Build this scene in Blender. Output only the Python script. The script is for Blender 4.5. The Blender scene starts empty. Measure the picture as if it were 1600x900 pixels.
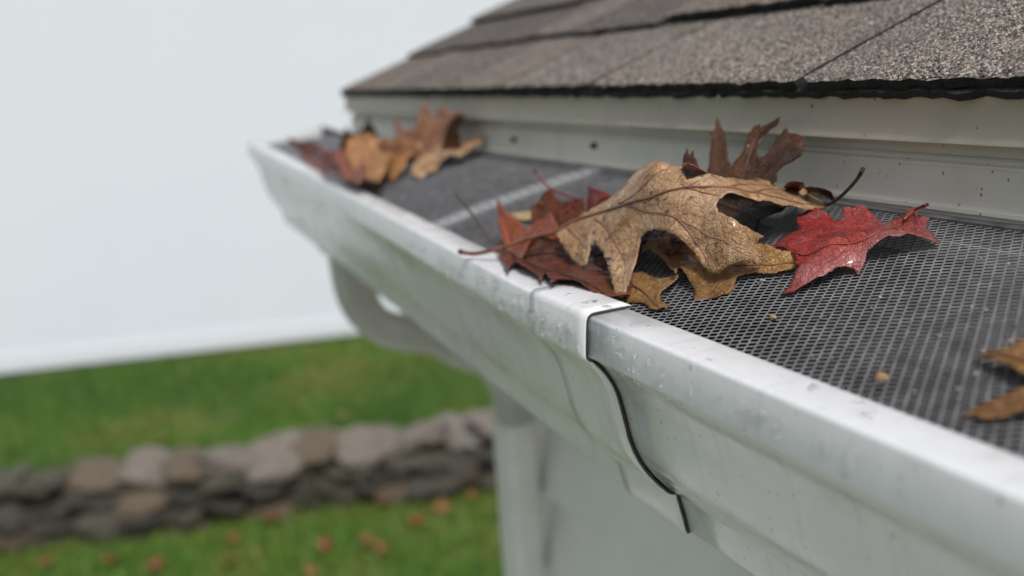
import bpy, bmesh, math, random
import numpy as np
from mathutils import Vector, Matrix, noise
from mathutils.geometry import delaunay_2d_cdt

scene = bpy.context.scene
COL = scene.collection
rnd = random.Random(7)

# ---------------------------------------------------------------- camera
# world: -x runs away along the gutter, +y towards the house, z up, z=0 the top of the gutter lip
yaw, pit, rol = 0.43569, 0.24040, -0.06863
F = Vector((-math.cos(yaw)*math.cos(pit), math.sin(yaw)*math.cos(pit), -math.sin(pit)))
R0 = F.cross(Vector((0, 0, 1))).normalized(); U0 = R0.cross(F)
R = R0*math.cos(rol) + U0*math.sin(rol); U = U0*math.cos(rol) - R0*math.sin(rol)
cd = bpy.data.cameras.new('camera'); cam = bpy.data.objects.new('camera', cd); COL.objects.link(cam)
cam.matrix_world = Matrix(((R.x, U.x, -F.x, 0.26605), (R.y, U.y, -F.y, -0.15279), (R.z, U.z, -F.z, 0.08719), (0, 0, 0, 1)))
cd.sensor_width = 36.0; cd.lens = 1420.44/1600*36; cd.clip_start = 0.01; cd.clip_end = 600
cd.dof.use_dof = True; cd.dof.focus_distance = 0.313; cd.dof.aperture_fstop = 6.0
scene.camera = cam
# ---------------------------------------------------------------- sky, sun, exposure
SUN_EL, SUN_AZ = 56.0, 6.0      # height; direction seen from above, from +x turning to -y
world = bpy.data.worlds.new('World'); scene.world = world; world.use_nodes = True
wn = world.node_tree; wn.nodes.clear()
sky = wn.nodes.new('ShaderNodeTexSky'); sky.sky_type = 'NISHITA'; sky.sun_disc = False
sky.sun_elevation = math.radians(SUN_EL); sky.sun_rotation = math.radians(90+SUN_AZ)
sky.air_density = 1.0; sky.dust_density = 4.0; sky.ozone_density = 1.0
hs = wn.nodes.new('ShaderNodeHueSaturation'); hs.inputs['Saturation'].default_value = 0.55
bg = wn.nodes.new('ShaderNodeBackground'); bg.inputs['Strength'].default_value = 0.072
wo = wn.nodes.new('ShaderNodeOutputWorld')
wn.links.new(sky.outputs[0], hs.inputs['Color']); wn.links.new(hs.outputs[0], bg.inputs['Color']); wn.links.new(bg.outputs[0], wo.inputs['Surface'])
sl = bpy.data.lights.new('sun', 'SUN'); sl.energy = 1.5; sl.angle = math.radians(16); sl.color = (1.0, 0.985, 0.96)
sun = bpy.data.objects.new('sun', sl); COL.objects.link(sun)
e, a = math.radians(SUN_EL), math.radians(SUN_AZ)
sd = Vector((math.cos(e)*math.cos(a), -math.cos(e)*math.sin(a), math.sin(e)))
sun.rotation_euler = sd.to_track_quat('Z', 'Y').to_euler()
scene.view_settings.view_transform = 'Standard'; scene.view_settings.look = 'None'
scene.view_settings.gamma = 1.0; scene.view_settings.use_curve_mapping = False
scene.view_settings.exposure = 0.62

# ---------------------------------------------------------------- helpers
def mesh_obj(name, verts, faces, mat=None, parent=None, smooth=None, loc=None):
    me = bpy.data.meshes.new(name)
    me.from_pydata([tuple(v) for v in verts], [], [tuple(f) for f in faces]); me.update()
    if smooth is not None:
        me.shade_smooth()
        if smooth < 180: me.set_sharp_from_angle(angle=math.radians(smooth))
    o = bpy.data.objects.new(name, me); COL.objects.link(o)
    if mat: me.materials.append(mat)
    if parent: o.parent = parent
    if loc is not None: o.location = loc
    return o
def empty(name, loc=(0, 0, 0)):
    o = bpy.data.objects.new(name, None); COL.objects.link(o); o.location = loc; o.empty_display_size = .02
    return o
def tag(o, label=None, cat=None, group=None, kind=None):
    if label: o['label'] = label
    if cat: o['category'] = cat
    if group: o['group'] = group
    if kind: o['kind'] = kind
    return o
def box(x0, x1, y0, y1, z0, z1):
    v = [(x0,y0,z0),(x1,y0,z0),(x1,y1,z0),(x0,y1,z0),(x0,y0,z1),(x1,y0,z1),(x1,y1,z1),(x0,y1,z1)]
    f = [(0,3,2,1),(4,5,6,7),(0,1,5,4),(1,2,6,5),(2,3,7,6),(3,0,4,7)]
    return v, f
def bevel(o, w, seg=2):
    m = o.modifiers.new('bevel', 'BEVEL'); m.width = w; m.segments = seg; m.limit_method = 'ANGLE'
def solid(o, t, off=0):
    m = o.modifiers.new('solid', 'SOLIDIFY'); m.thickness = t; m.offset = off
def tube(pts, rad, n=8, cap=True):
    """round tube through points, radius per point"""
    pts = [Vector(p) for p in pts]; V = []; Fc = []
    up = None
    for i, p in enumerate(pts):
        t = (pts[min(i+1, len(pts)-1)] - pts[max(i-1, 0)]).normalized()
        if up is None: up = t.orthogonal().normalized()
        up = (up - t*up.dot(t)).normalized(); s = t.cross(up)
        for k in range(n):
            an = 2*math.pi*k/n; V.append(p + (up*math.cos(an) + s*math.sin(an))*rad[i])
    for i in range(len(pts)-1):
        for k in range(n):
            k2 = (k+1) % n; Fc.append((i*n+k, i*n+k2, (i+1)*n+k2, (i+1)*n+k))
    if cap:
        Fc.append(tuple(range(n-1, -1, -1))); b = (len(pts)-1)*n; Fc.append(tuple(range(b, b+n)))
    return V, Fc
def resample(pts, step):
    """Catmull-Rom through points"""
    P = [np.array(p, float) for p in pts]; P = [2*P[0]-P[1]] + P + [2*P[-1]-P[-2]]; out = []
    for i in range(1, len(P)-2):
        p0, p1, p2, p3 = P[i-1:i+3]; n = max(1, int(np.linalg.norm(p2-p1)/step))
        for k in range(n):
            t = k/n
            out.append(.5*((2*p1)+(-p0+p2)*t+(2*p0-5*p1+4*p2-p3)*t*t+(-p0+3*p1-3*p2+p3)*t**3))
    out.append(P[-2]); return out

# ---------------------------------------------------------------- material helpers
class NT:
    def __init__(s, name):
        s.m = bpy.data.materials.new(name); s.m.use_nodes = True; s.t = s.m.node_tree; s.n = s.t.nodes
        s.b = s.n['Principled BSDF']; s.tc = s.n.new('ShaderNodeTexCoord')
    def coord(s, which='Object', scale=(1, 1, 1), loc=(0, 0, 0)):
        mp = s.n.new('ShaderNodeMapping'); mp.inputs['Scale'].default_value = scale; mp.inputs['Location'].default_value = loc
        s.t.links.new(s.tc.outputs[which], mp.inputs['Vector']); return mp.outputs[0]
    def link(s, a, b): s.t.links.new(a, b)
    def noise(s, vec, scale, detail=4, rough=.55, dist=0):
        n = s.n.new('ShaderNodeTexNoise'); n.inputs['Scale'].default_value = scale; n.inputs['Detail'].default_value = detail
        n.inputs['Roughness'].default_value = rough; n.inputs['Distortion'].default_value = dist; s.link(vec, n.inputs['Vector']); return n.outputs['Fac']
    def voro(s, vec, scale, feature='F1', rand=1.0, out='Distance'):
        n = s.n.new('ShaderNodeTexVoronoi'); n.feature = feature; n.inputs['Scale'].default_value = scale
        n.inputs['Randomness'].default_value = rand; s.link(vec, n.inputs['Vector']); return n.outputs[out]
    def ramp(s, fac, stops, interp='LINEAR'):
        n = s.n.new('ShaderNodeValToRGB'); cr = n.color_ramp; cr.interpolation = interp
        while len(cr.elements) < len(stops): cr.elements.new(.5)
        for e_, (p, c) in zip(cr.elements, stops):
            e_.position = p; e_.color = (c, c, c, 1) if isinstance(c, (int, float)) else (*c, 1)
        s.link(fac, n.inputs[0]); return n.outputs[0]
    def mix(s, fac, a, b, mode='MIX'):
        n = s.n.new('ShaderNodeMix'); n.data_type = 'RGBA'; n.blend_type = mode
        for v, i in ((fac, 0), (a, 6), (b, 7)):
            if hasattr(v, 'links'): s.link(v, n.inputs[i])
            elif isinstance(v, (int, float)): n.inputs[i].default_value = v if i == 0 else (v, v, v, 1)
            else: n.inputs[i].default_value = (*v, 1)
        return n.outputs[2]
    def math(s, op, a, b=0.0):
        n = s.n.new('ShaderNodeMath'); n.operation = op
        for v, i in ((a, 0), (b, 1)):
            if hasattr(v, 'links'): s.link(v, n.inputs[i])
            else: n.inputs[i].default_value = v
        return n.outputs[0]
    def sep(s, vec):
        n = s.n.new('ShaderNodeSeparateXYZ'); s.link(vec, n.inputs[0]); return n.outputs
    def bump(s, h, strength, dist):
        n = s.n.new('ShaderNodeBump'); n.inputs['Strength'].default_value = strength; n.inputs['Distance'].default_value = dist
        s.link(h, n.inputs['Height']); s.link(n.outputs[0], s.b.inputs['Normal'])
    def set(s, **k):
        for key, v in k.items():
            i = s.b.inputs[key.replace('_', ' ')]
            if hasattr(v, 'links'): s.link(v, i)
            elif isinstance(v, tuple): i.default_value = (*v, 1)
            else: i.default_value = v
        return s.m

def painted(name, base, algae=.5, specks=.5, rough=.32, wet=0.0, bands=0.0, streaks=.12):
    """white coated aluminium: weathering, green algae film, dark specks of dirt, wet film"""
    t = NT(name); v = t.coord('Object')
    vs = t.coord('Object', (3, 9, 1.2))
    n1 = t.noise(vs, 11, 5, .6); n2 = t.noise(v, 60, 5, .65); n3 = t.noise(v, 900, 3, .6)
    col = t.mix(t.ramp(n2, [(.35, 0), (.75, .28)]), base, tuple(c*.78 for c in base))
    al = t.math('MULTIPLY', t.ramp(n1, [(.38, 0), (.68, 1)]), t.ramp(n2, [(.3, .35), (.7, 1)]))
    al = t.math('MULTIPLY', al, algae)
    col = t.mix(al, col, (.30, .335, .22))
    streak = t.noise(t.coord('Object', (210, 30, 9)), 1, 4, .65)     # grey run marks down the face
    col = t.mix(t.math('MULTIPLY', t.ramp(streak, [(.54, 0), (.76, 1)]), streaks), col, (.40, .40, .35))
    if bands:    # algae has grown in the damp crease under the lip and along the step
        zz = t.sep(t.coord('Object'))[2]
        def band(z0, w_):
            d = t.math('ABSOLUTE', t.math('SUBTRACT', t.math('ADD', zz, t.math('MULTIPLY', t.math('SUBTRACT', n1, .5), .02)), z0)); return t.ramp(t.math('DIVIDE', d, w_), [(0, 1), (1, 0)])
        bb = t.math('MULTIPLY', t.math('MAXIMUM', band(.066, .010), band(.019, .014)), t.ramp(n2, [(.3, .15), (.65, .8)]))
        col = t.mix(t.math('MULTIPLY', bb, bands), col, (.34, .36, .25))
    # specks: few random voronoi cells with a small dark dot
    def dots(scale, r, keep):
        vn = t.n.new('ShaderNodeTexVoronoi'); vn.inputs['Scale'].default_value = scale; t.link(t.coord('Object', (1, .75, .62)), vn.inputs['Vector'])
        d = t.ramp(vn.outputs['Distance'], [(r, 1), (r*1.6, 0)])
        s_ = t.sep(vn.outputs['Color']); k = t.ramp(s_[0], [(keep, 0), (keep+.01, 1)])
        return t.math('MULTIPLY', d, k)
    dd = t.math('MAXIMUM', dots(120, .06, .84), t.math('MAXIMUM', dots(260, .09, .88), dots(520, .15, .93)))
    col = t.mix(t.math('MULTIPLY', dd, specks), col, (.045, .04, .03))
    rg = t.ramp(t.noise(v, 55, 3, .6), [(.42, rough), (.58, rough*(1-wet)+.06*wet)])
    t.bump(t.math('ADD', t.math('MULTIPLY', n3, .5), t.math('ADD', t.noise(v, 130, 4, .6), t.math('MULTIPLY', t.noise(v, 16, 2, .5), 5.0))), .14, .0008)
    return t.set(Base_Color=col, Roughness=rg, Specular_IOR_Level=.5)

def flat(name, col, rough=.5, bump=None, var=.25, scale=40, metallic=0.0):
    t = NT(name); v = t.coord('Object'); n = t.noise(v, scale, 5, .6)
    c = t.mix(t.ramp(n, [(.3, 0), (.7, 1)]), tuple(x*(1-var) for x in col), tuple(min(1, x*(1+var)) for x in col))
    if bump: t.bump(t.noise(v, bump[0], 4, .6), bump[1], bump[2])
    return t.set(Base_Color=c, Roughness=rough, Metallic=metallic)

M_LIP = painted('coated_aluminium_white', (.80, .81, .83), algae=.10, specks=.35, rough=.26, wet=.9, bands=.34, streaks=.28)
M_JOINT = painted('coated_aluminium_joint', (.80, .81, .82), algae=.10, specks=.4, rough=.26, wet=.9, bands=.34, streaks=.28)
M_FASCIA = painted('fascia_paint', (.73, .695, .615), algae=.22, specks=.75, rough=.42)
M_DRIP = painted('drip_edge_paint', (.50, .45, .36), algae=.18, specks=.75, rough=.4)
M_PIPE = flat('downspout_paint', (.72, .73, .71), .4, (60, .1, .001), .08, 20)
M_SIDING = flat('siding_paint', (.80, .80, .78), .5, (30, .1, .001), .06, 12)
M_SEAL = flat('dark_sealant', (.035, .033, .03), .5, (400, .4, .0006), .4, 300)
M_SCREEN = flat('screen_metal', (.24, .24, .245), .34, None, .35, 160, .3)
M_SHADE_BED = flat('trough_shade', (.014, .012, .012), .95, (300, .8, .003), .6, 150)  # near black, gives the trough its shade by colour

M_SHADE_BED.node_tree.nodes['Principled BSDF'].inputs['Specular IOR Level'].default_value = .05
# ---------------------------------------------------------------- ground, lawn
GZ = -2.75
def lawn_mat():
    t = NT('lawn'); v = t.coord('Object')
    n = t.noise(v, .9, 4, .6); n2 = t.noise(v, 7, 5, .7)
    c = t.ramp(n, [(.3, (.035, .095, .010)), (.5, (.065, .15, .014)), (.72, (.15, .17, .03))])
    c = t.mix(t.ramp(n2, [(.3, 0), (.75, .5)]), c, (.05, .055, .018))
    t.bump(t.noise(v, 60, 4, .7), .6, .03)
    return t.set(Base_Color=c, Roughness=.75)
M_LAWN = lawn_mat()
v, f = [(-300, -300, GZ), (300, -300, GZ), (300, 300, GZ), (-300, 300, GZ)], [(0, 1, 2, 3)]
tag(mesh_obj('lawn', v, f, M_LAWN), kind='structure')
def grass_mat():
    t = NT('grass_blade'); g = t.n.new('ShaderNodeNewGeometry')
    n = t.noise(t.coord('Object'), .9, 4, .6)
    c = t.ramp(g.outputs['Random Per Island'], [(0, (.04, .13, .006)), (.55, (.085, .22, .012)), (.85, (.15, .26, .022)), (1, (.26, .21, .05))])
    c = t.mix(t.ramp(n, [(.45, 0), (.68, .8)]), c, (.20, .19, .05)); c = t.mix(t.ramp(t.noise(t.coord('Object'), .45, 3, .5), [(.35, .55), (.55, 0)]), c, (.03, .09, .008))
    return t.set(Base_Color=c, Roughness=.5)
nb = 90000; rs = np.random.default_rng(3)
bx = rs.uniform(-10.2, -3.4, nb); by = rs.uniform(-2.6, 4.6, nb); an = rs.uniform(0, 2*np.pi, nb)
hh = rs.uniform(.035, .085, nb); ww = rs.uniform(.004, .008, nb); lx = rs.normal(0, .03, (nb, 2))
P = np.zeros((nb, 3, 3)); ca, sa = np.cos(an)*ww, np.sin(an)*ww
P[:, 0] = np.c_[bx-ca, by-sa, np.full(nb, GZ-.002)]; P[:, 1] = np.c_[bx+ca, by+sa, np.full(nb, GZ-.002)]
P[:, 2] = np.c_[bx+lx[:, 0], by+lx[:, 1], GZ+hh]
tag(mesh_obj('grass', P.reshape(-1, 3).tolist(), np.arange(nb*3).reshape(-1, 3).tolist(), grass_mat()), 'short green grass blades of the lawn below the eave', 'grass', kind='stuff')

# unseen pale slab added below the eave to bounce neutral light upwards
v, f = box(-3.1, 6, -2.4, .25, GZ-.1, GZ+.05)
tag(mesh_obj('bounce_slab', v, f, flat('pale_bounce', (.50, .48, .45), .85, (40, .4, .01), .15, 6)), kind='structure')
# ---------------------------------------------------------------- neighbouring white building
def wall_mat():
    t = NT('white_render'); v = t.coord('Object')
    n = t.noise(v, 1.2, 4, .6)
    c = t.mix(n, (.745, .785, .85), (.785, .825, .885)); t.bump(t.noise(v, 60, 4, .7), .05, .01)
    return t.set(Base_Color=c, Roughness=.8)
M_RENDER = wall_mat()
b0 = Vector((-10.347, -1.222, GZ)); bdir = (Vector((-9.276, 2.515, GZ)) - b0).normalized()
bnor = Vector((bdir.y, -bdir.x, 0))           # faces the camera (+x)
bld = empty('white_building', b0); bld.rotation_euler.z = math.atan2(bdir.y, bdir.x)
# local: x along the wall, -y towards the camera
v, f = box(-9, 13, 0, 5, 0, 5.6); mesh_obj('wall', v, f, M_RENDER, bld)
v, f = box(-9.03, 13.03, -.012, 0, .05, .24); o = mesh_obj('skirting_board', v, f, flat('skirting_paint', (.75, .785, .835), .8, None, .02), bld); bevel(o, .008)
v, f = box(-9.02, 13.02, -.02, 0, 0, .046); mesh_obj('footing', v, f, flat('dark_footing', (.07, .065, .06), .8), bld)
v = [(-9.4, -.4, 5.6), (13.4, -.4, 5.6), (13.4, 5.4, 5.6), (-9.4, 5.4, 5.6), (-9.4, 2.5, 7.1), (13.4, 2.5, 7.1)]
mesh_obj('roof', v, [(0, 1, 5, 4), (2, 3, 4, 5), (1, 2, 5), (3, 0, 4), (3, 2, 1, 0)], flat('far_roof', (.10, .095, .09), .8), bld)
tag(bld, 'plain white rendered building beyond the lawn', 'building')

# ---------------------------------------------------------------- dry stone wall
def stone_mat(i, c1, c2):
    t = NT('field_stone_%d' % i); v = t.coord('Object')
    n = t.noise(v, 9, 5, .65); n2 = t.noise(v, 30, 4, .6)
    c = t.mix(t.ramp(n, [(.3, 0), (.7, 1)]), c1, c2); c = t.mix(t.ramp(n2, [(.6, 0), (.75, .7)]), c, (.30, .31, .20))
    t.bump(n2, .7, .02); return t.set(Base_Color=c, Roughness=.85)
SM = [stone_mat(0, (.09, .068, .045), (.17, .13, .09)), stone_mat(1, (.045, .042, .03), (.11, .10, .07)), stone_mat(2, (.13, .11, .09), (.25, .215, .18)),
      stone_mat(3, (.035, .032, .027), (.085, .075, .06)), stone_mat(4, (.14, .13, .11), (.26, .24, .21))]
def stone_mesh(seed):
    bm = bmesh.new(); bmesh.ops.create_icosphere(bm, subdivisions=2, radius=.5)
    for vv in bm.verts:
        d = vv.co.normalized(); q = d*1.3 + Vector((seed*7.3, seed*3.1, 0))
        m = max(abs(d.x), abs(d.y), abs(d.z))
        vv.co = d*.5*((1/m)**.85)*(1 + .40*noise.noise(q*1.3) + .26*noise.noise(q*3.1))
    me = bpy.data.meshes.new('stone'); bm.to_mesh(me); bm.free(); return me
STM = []
for i in range(15):
    me = stone_mesh(i); me.materials.append(SM[i % 5]); STM.append(me)
w0 = Vector((-5.97, -.99, GZ)); wdir = (Vector((-5.02, 2.06, GZ)) - w0).normalized()
sw = empty('stone_wall', w0); sw.rotation_euler.z = math.atan2(wdir.y, wdir.x)
rw = random.Random(29)
def stone(x, w, z, h, dark):
    k = rw.randrange(3)*5 + (rw.choice((0, 1, 3, 3, 1)) if dark else rw.choice((2, 4, 0, 2, 0)))
    s = bpy.data.objects.new('stone', STM[k]); COL.objects.link(s); s.parent = sw
    s.location = (x+w/2, .21+rw.uniform(-.06, .05), z+h*.5); s.scale = (w*1.14, rw.uniform(.34, .46), h*1.2)
    s.rotation_euler = (rw.uniform(-.25, .25), rw.uniform(-.20, .20), rw.uniform(-.2, .2))
x = -2.2                       # random rubble: columns of one to three stones, loosely capped
while x < 4.6:
    w = rw.uniform(.15, .36); top = rw.uniform(.33, .37); n = rw.choice((2, 2, 3, 3)); z = -.02
    for q in range(n):
        h = top/n*rw.uniform(.85, 1.2)
        if rw.random() < .45 and w > .34:
            c = rw.uniform(.35, .65); stone(x, w*c*1.05, z, h*rw.uniform(.8, 1.1), True); stone(x+w*c, w*(1-c)*1.05, z+rw.uniform(-.01, .02), h*rw.uniform(.8, 1.1), True)
        else: stone(x, w*1.06, z, h, True)
        z += h*.93
    x += w*.94
x = -2.2
while x < 4.6:
    w = rw.uniform(.16, .44); stone(x, w, .335+rw.uniform(-.025, .01), rw.uniform(.08, .125), rw.random() < .35); x += w*rw.uniform(.92, 1.08)
v, f = box(-2.2, 4.7, .14, .30, 0, .30); mesh_obj('earth_core', v, f, flat('dark_earth', (.03, .026, .02), .95), sw)
tag(sw, 'low dry stone wall of brown and grey field stones crossing the lawn', 'stone wall')

# ---------------------------------------------------------------- the house: roof, eave, wall
house = empty('house', (0, .3, GZ)); HO = Vector((0, .3, GZ))
def H(name, v, f, m, smooth=None, parent=None):
    return mesh_obj(name, [tuple(Vector(q)-HO) for q in v], f, m, parent or house, smooth)
tag(house, 'house with grey brown shingle roof, pale painted eave and white siding', 'house')
XN, XE = 1.5, -.705            # near end (behind the camera), gable end
VF = .124
def sweep(profile, x0, x1, step=.15):
    xs = np.linspace(x0, x1, max(2, int(abs(x1-x0)/step)+1)); n = len(profile); V = []; Fc = []
    for x in xs:
        for (y, z) in profile: V.append((x, y, z))
    for i in range(len(xs)-1):
        for k in range(n-1): Fc.append((i*n+k, i*n+k+1, (i+1)*n+k+1, (i+1)*n+k))
    return V, Fc
# fascia board with a flat face behind everything
v, f = box(XE+.004, XN, VF, VF+.02, -.105, .0665); H('fascia_board', v, f, M_FASCIA)
# lower flashing: the flat band above the screen, with a rolled bead on top and a small ledge at the foot
prof = [(VF-.0005, .0462), (VF-.0016, .0458), (VF-.0022, .0448), (VF-.0016, .0438), (VF-.0010, .0434), (VF-.0010, .0425), (VF-.0018, .0420), (VF-.0018, .0310), (VF-.0022, .0296), (VF-.0042, .0285), (VF-.0044, .0272), (VF-.003, .026), (VF-.003, .0225)]
v, f = sweep(prof, XN, XE+.002); H('flashing', v, f, M_FASCIA, 40)
# two dark screw heads in the flashing, with rust-dark washers
for sx, sz_ in ((-.303, .0372), (-.196, .0382)):
    vv, ff = tube([(sx, VF-.0012, sz_), (sx, VF-.0042, sz_), (sx, VF-.0050, sz_)], [.0019, .0018, .001], 10); H('screw', vv, ff, M_SEAL, 40)
# drip edge: a wide vertical leg with a kicked-out hem
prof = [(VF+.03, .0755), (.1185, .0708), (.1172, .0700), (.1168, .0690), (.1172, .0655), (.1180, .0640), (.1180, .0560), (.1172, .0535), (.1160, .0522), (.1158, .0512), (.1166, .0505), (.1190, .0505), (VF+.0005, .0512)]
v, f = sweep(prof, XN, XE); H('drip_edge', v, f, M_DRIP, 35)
# end return of the eave at the gable and rake board
SL = math.radians(22); cS, sS = math.cos(SL), math.sin(SL)
EY, EZ = .1135, .0730          # lower edge of the first course, top side
v = [(XE+.008, VF+.02, -.105), (XE+.008, 2.6, -.105+2.48*sS/cS), (XE+.008, 2.6, .055+2.48*sS/cS), (XE+.008, VF+.02, .055)]
v += [(x+.018, y, z) for x, y, z in v]
H('rake_board', v, [(0, 1, 2, 3), (7, 6, 5, 4), (0, 4, 5, 1), (1, 5, 6, 2), (2, 6, 7, 3), (3, 7, 4, 0)], M_FASCIA)
WY, WX = .304, -.698           # house wall plane and its far corner
v, f = box(XE+.03, XN, VF+.021, WY+.06, -.108, -.095); H('soffit', v, f, M_SIDING)
wl = empty('wall', (0, 0, 0)); wl.parent = house
v, f = box(WX+.012, XN, WY+.014, WY+3.0, GZ, -.1); o = H('sheathing', v, f, M_SIDING, None, wl)
z = -.108; k = 0
while z > GZ+.1:
    hb = .102; L = [(WX+.05, XN)]
    vv = [(WX+.052, WY+.010, z), (XN, WY+.010, z), (WX+.052, WY-.014, z-hb), (XN, WY-.014, z-hb), (WX+.052, WY+.013, z-hb), (XN, WY+.013, z-hb)]
    H('siding_board', vv, [(0, 2, 3, 1), (2, 4, 5, 3), (0, 4, 2), (1, 3, 5)], M_SIDING, None, wl); z -= hb
v, f = box(WX, WX+.05, WY-.016, WY+.09, GZ, -.108); o = H('corner_board', v, f, M_SIDING); bevel(o, .002)

# ---- roof
def shingle_mat(i, tint):
    t = NT('shingle_granules_%d' % i); v = t.coord('Object')
    vn = t.n.new('ShaderNodeTexVoronoi'); vn.inputs['Scale'].default_value = 620; t.link(v, vn.inputs['Vector'])
    r = t.sep(vn.outputs['Color'])
    c = t.ramp(r[0], [(0, (.025, .022, .02)), (.3, (.09, .078, .068)), (.6, (.19, .165, .145)), (.82, (.31, .27, .225)), (1, (.45, .41, .37))])
    c = t.mix(.9, c, tint, 'MULTIPLY'); c = t.mix(t.ramp(t.noise(v, 14, 4, .6), [(.35, 0), (.7, .45)]), c, tuple(x*.12 for x in tint))
    t.bump(vn.outputs['Distance'], .9, .0012)
    return t.set(Base_Color=c, Roughness=.8)
SHM = [shingle_mat(0, (.84, .79, .76)), shingle_mat(1, (1.05, .97, .91)), shingle_mat(2, (.62, .59, .58)), shingle_mat(3, (.98, .87, .78))]
M_ASPH = flat('asphalt_edge', (.018, .017, .016), .7, (500, 1.0, .002), .5, 400)
roof = empty('roof', (0, 0, 0)); roof.parent = house
def rp(x, s, up=0.0): return (x, EY + s*cS - up*sS, EZ + s*sS + up*cS)
# roof deck
v = [rp(XE+.012, .012, -.012), rp(XN, .012, -.012), rp(XN, 2.7, -.012), rp(XE+.012, 2.7, -.012)]; v += [tuple(Vector(q)-Vector((0, -sS, cS))*.011) for q in v]
H('roof_deck', v, [(0, 1, 2, 3), (7, 6, 5, 4), (0, 4, 5, 1), (3, 2, 6, 7), (0, 3, 7, 4), (1, 5, 6, 2)], M_ASPH, None, roof)
EXPO = .090; rr = random.Random(5)
def shingle(x0, x1, s0, length, lift, thick, mat, seed, edge=.0009):
    """one tab: its granule face on top, black asphalt edge round the sides; x0 > x1"""
    n = max(4, int((x0-x1)/.004)); V = []; top = []; r_ = random.Random(seed)
    for i in range(n+1):
        x = x0 + (x1-x0)*i/n
        ds = r_.gauss(0, edge*.8) + .0004*noise.noise(Vector((x*40, seed*3.7, 0)))
        dz = r_.gauss(0, .0003) + .0002*noise.noise(Vector((x*18, seed*1.3, 4)))
        for s_, up in ((s0+ds, lift+dz), (s0+.014, lift+.0002), (s0+length, lift-.0048)): V.append(rp(x, s_, up))
        V.append(rp(x, s0+ds+.0008, lift+dz-thick)); V.append(rp(x, s0+length, lift-.0048-thick*.3))
    Fc = []
    for i in range(n):
        a_, b_ = i*5, (i+1)*5
        Fc += [(a_, a_+1, b_+1, b_), (a_+1, a_+2, b_+2, b_+1), (a_+3, a_, b_, b_+3), (a_+4, a_+3, b_+3, b_+4)]
    e_ = n*5; Fc += [(3, 4, 2, 1, 0), (e_, e_+1, e_+2, e_+4, e_+3)]
    o = H('shingle', V, Fc, mat, 30, roof); o.data.materials.append(M_ASPH)
    for i, p in enumerate(o.data.polygons):
        if i >= n*4 or i % 4 >= 2: p.material_index = 1
    return o
# starter course below the first
x = XN; k = 100
while x > XE+.001:
    x2 = max(XE, x-rr.uniform(.22, .33)); 
    if x2-XE < .05: x2 = XE
    shingle(x-.0008, x2, -.0012, .10, -.0040, .0030, M_ASPH, k, .0009); x = x2; k += 1
JOINTS = {0: [1.5, 1.2, .95, .70, .47, .26, .125, -.021, -.186, -.305, -.405, -.53, -.61, XE], 1: [1.5, 1.1, .8, .5, .3, .12, .02, -.10, -.235, -.35, -.43, -.52, -.60, XE]}
for c_ in range(24):
    if c_ in JOINTS: xs = JOINTS[c_]
    else:
        xs = [XN]
        while xs[-1] > XE+.12: xs.append(xs[-1]-rr.uniform(.10, .20))
        xs[-1] = XE
    for i in range(len(xs)-1):
        dl = 0 if c_ == 0 else rr.choice((0, 0, .0022)); ds = 0 if c_ == 0 else rr.choice((0, .004, -.006, -.012))
        shingle(xs[i]-.0017, xs[i+1]+.0017, c_*EXPO+ds, EXPO+.03, dl + (.0006 if c_ else 0), .0040, SHM[rr.randrange(4)], c_*50+i)
# loose granules proud of the near tabs
def granule_mat():
    t = NT('stone_granules'); g = t.n.new('ShaderNodeNewGeometry')
    c = t.ramp(g.outputs['Random Per Island'], [(0, (.02, .018, .017)), (.22, (.07, .062, .056)), (.48, (.17, .15, .135)), (.7, (.27, .235, .20)), (.86, (.40, .34, .275)), (1, (.52, .48, .44))])
    c = t.mix(t.ramp(t.noise(t.coord('Object'), 14, 4, .6), [(.35, 0), (.7, .4)]), c, (.085, .075, .068))
    return t.set(Base_Color=c, Roughness=.7)
ng = 34000; rg = np.random.default_rng(11)
gx = rg.uniform(-.30, .10, ng); gs = rg.uniform(.0008, .100, ng)
keep = np.ones(ng, bool)
for j in (-.021, -.186): keep &= np.abs(gx-j) > .0022
gx, gs = gx[keep], gs[keep]; ng = len(gx)
lift = -.0048*np.clip((gs-.014)/.106, 0, 1)
oc = np.array([(1, 0, 0), (-1, 0, 0), (0, 1, 0), (0, -1, 0), (0, 0, .8), (0, 0, -.8)], float)
of = np.array([(0, 2, 4), (2, 1, 4), (1, 3, 4), (3, 0, 4), (2, 0, 5), (1, 2, 5), (3, 1, 5), (0, 3, 5)])
sz = rg.uniform(.00045, .00095, ng); th = rg.uniform(0, 6.28, ng)
loc = oc[None]*sz[:, None, None]*rg.uniform(.6, 1.25, (ng, 6, 1))
cx_ = loc[:, :, 0]*np.cos(th)[:, None]-loc[:, :, 1]*np.sin(th)[:, None]; cy_ = loc[:, :, 0]*np.sin(th)[:, None]+loc[:, :, 1]*np.cos(th)[:, None]
GX = gx[:, None]+cx_; GS = gs[:, None]+cy_; GU = (lift+.0001)[:, None]+loc[:, :, 2]
V = np.stack([GX, EY+GS*cS-GU*sS, EZ+GS*sS+GU*cS], -1).reshape(-1, 3)
Fg = (of[None]+6*np.arange(ng)[:, None, None]).reshape(-1, 3)
o = H('granule_coat', V.tolist(), Fg.tolist(), granule_mat(), None, roof); tag(o, kind='stuff')

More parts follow.
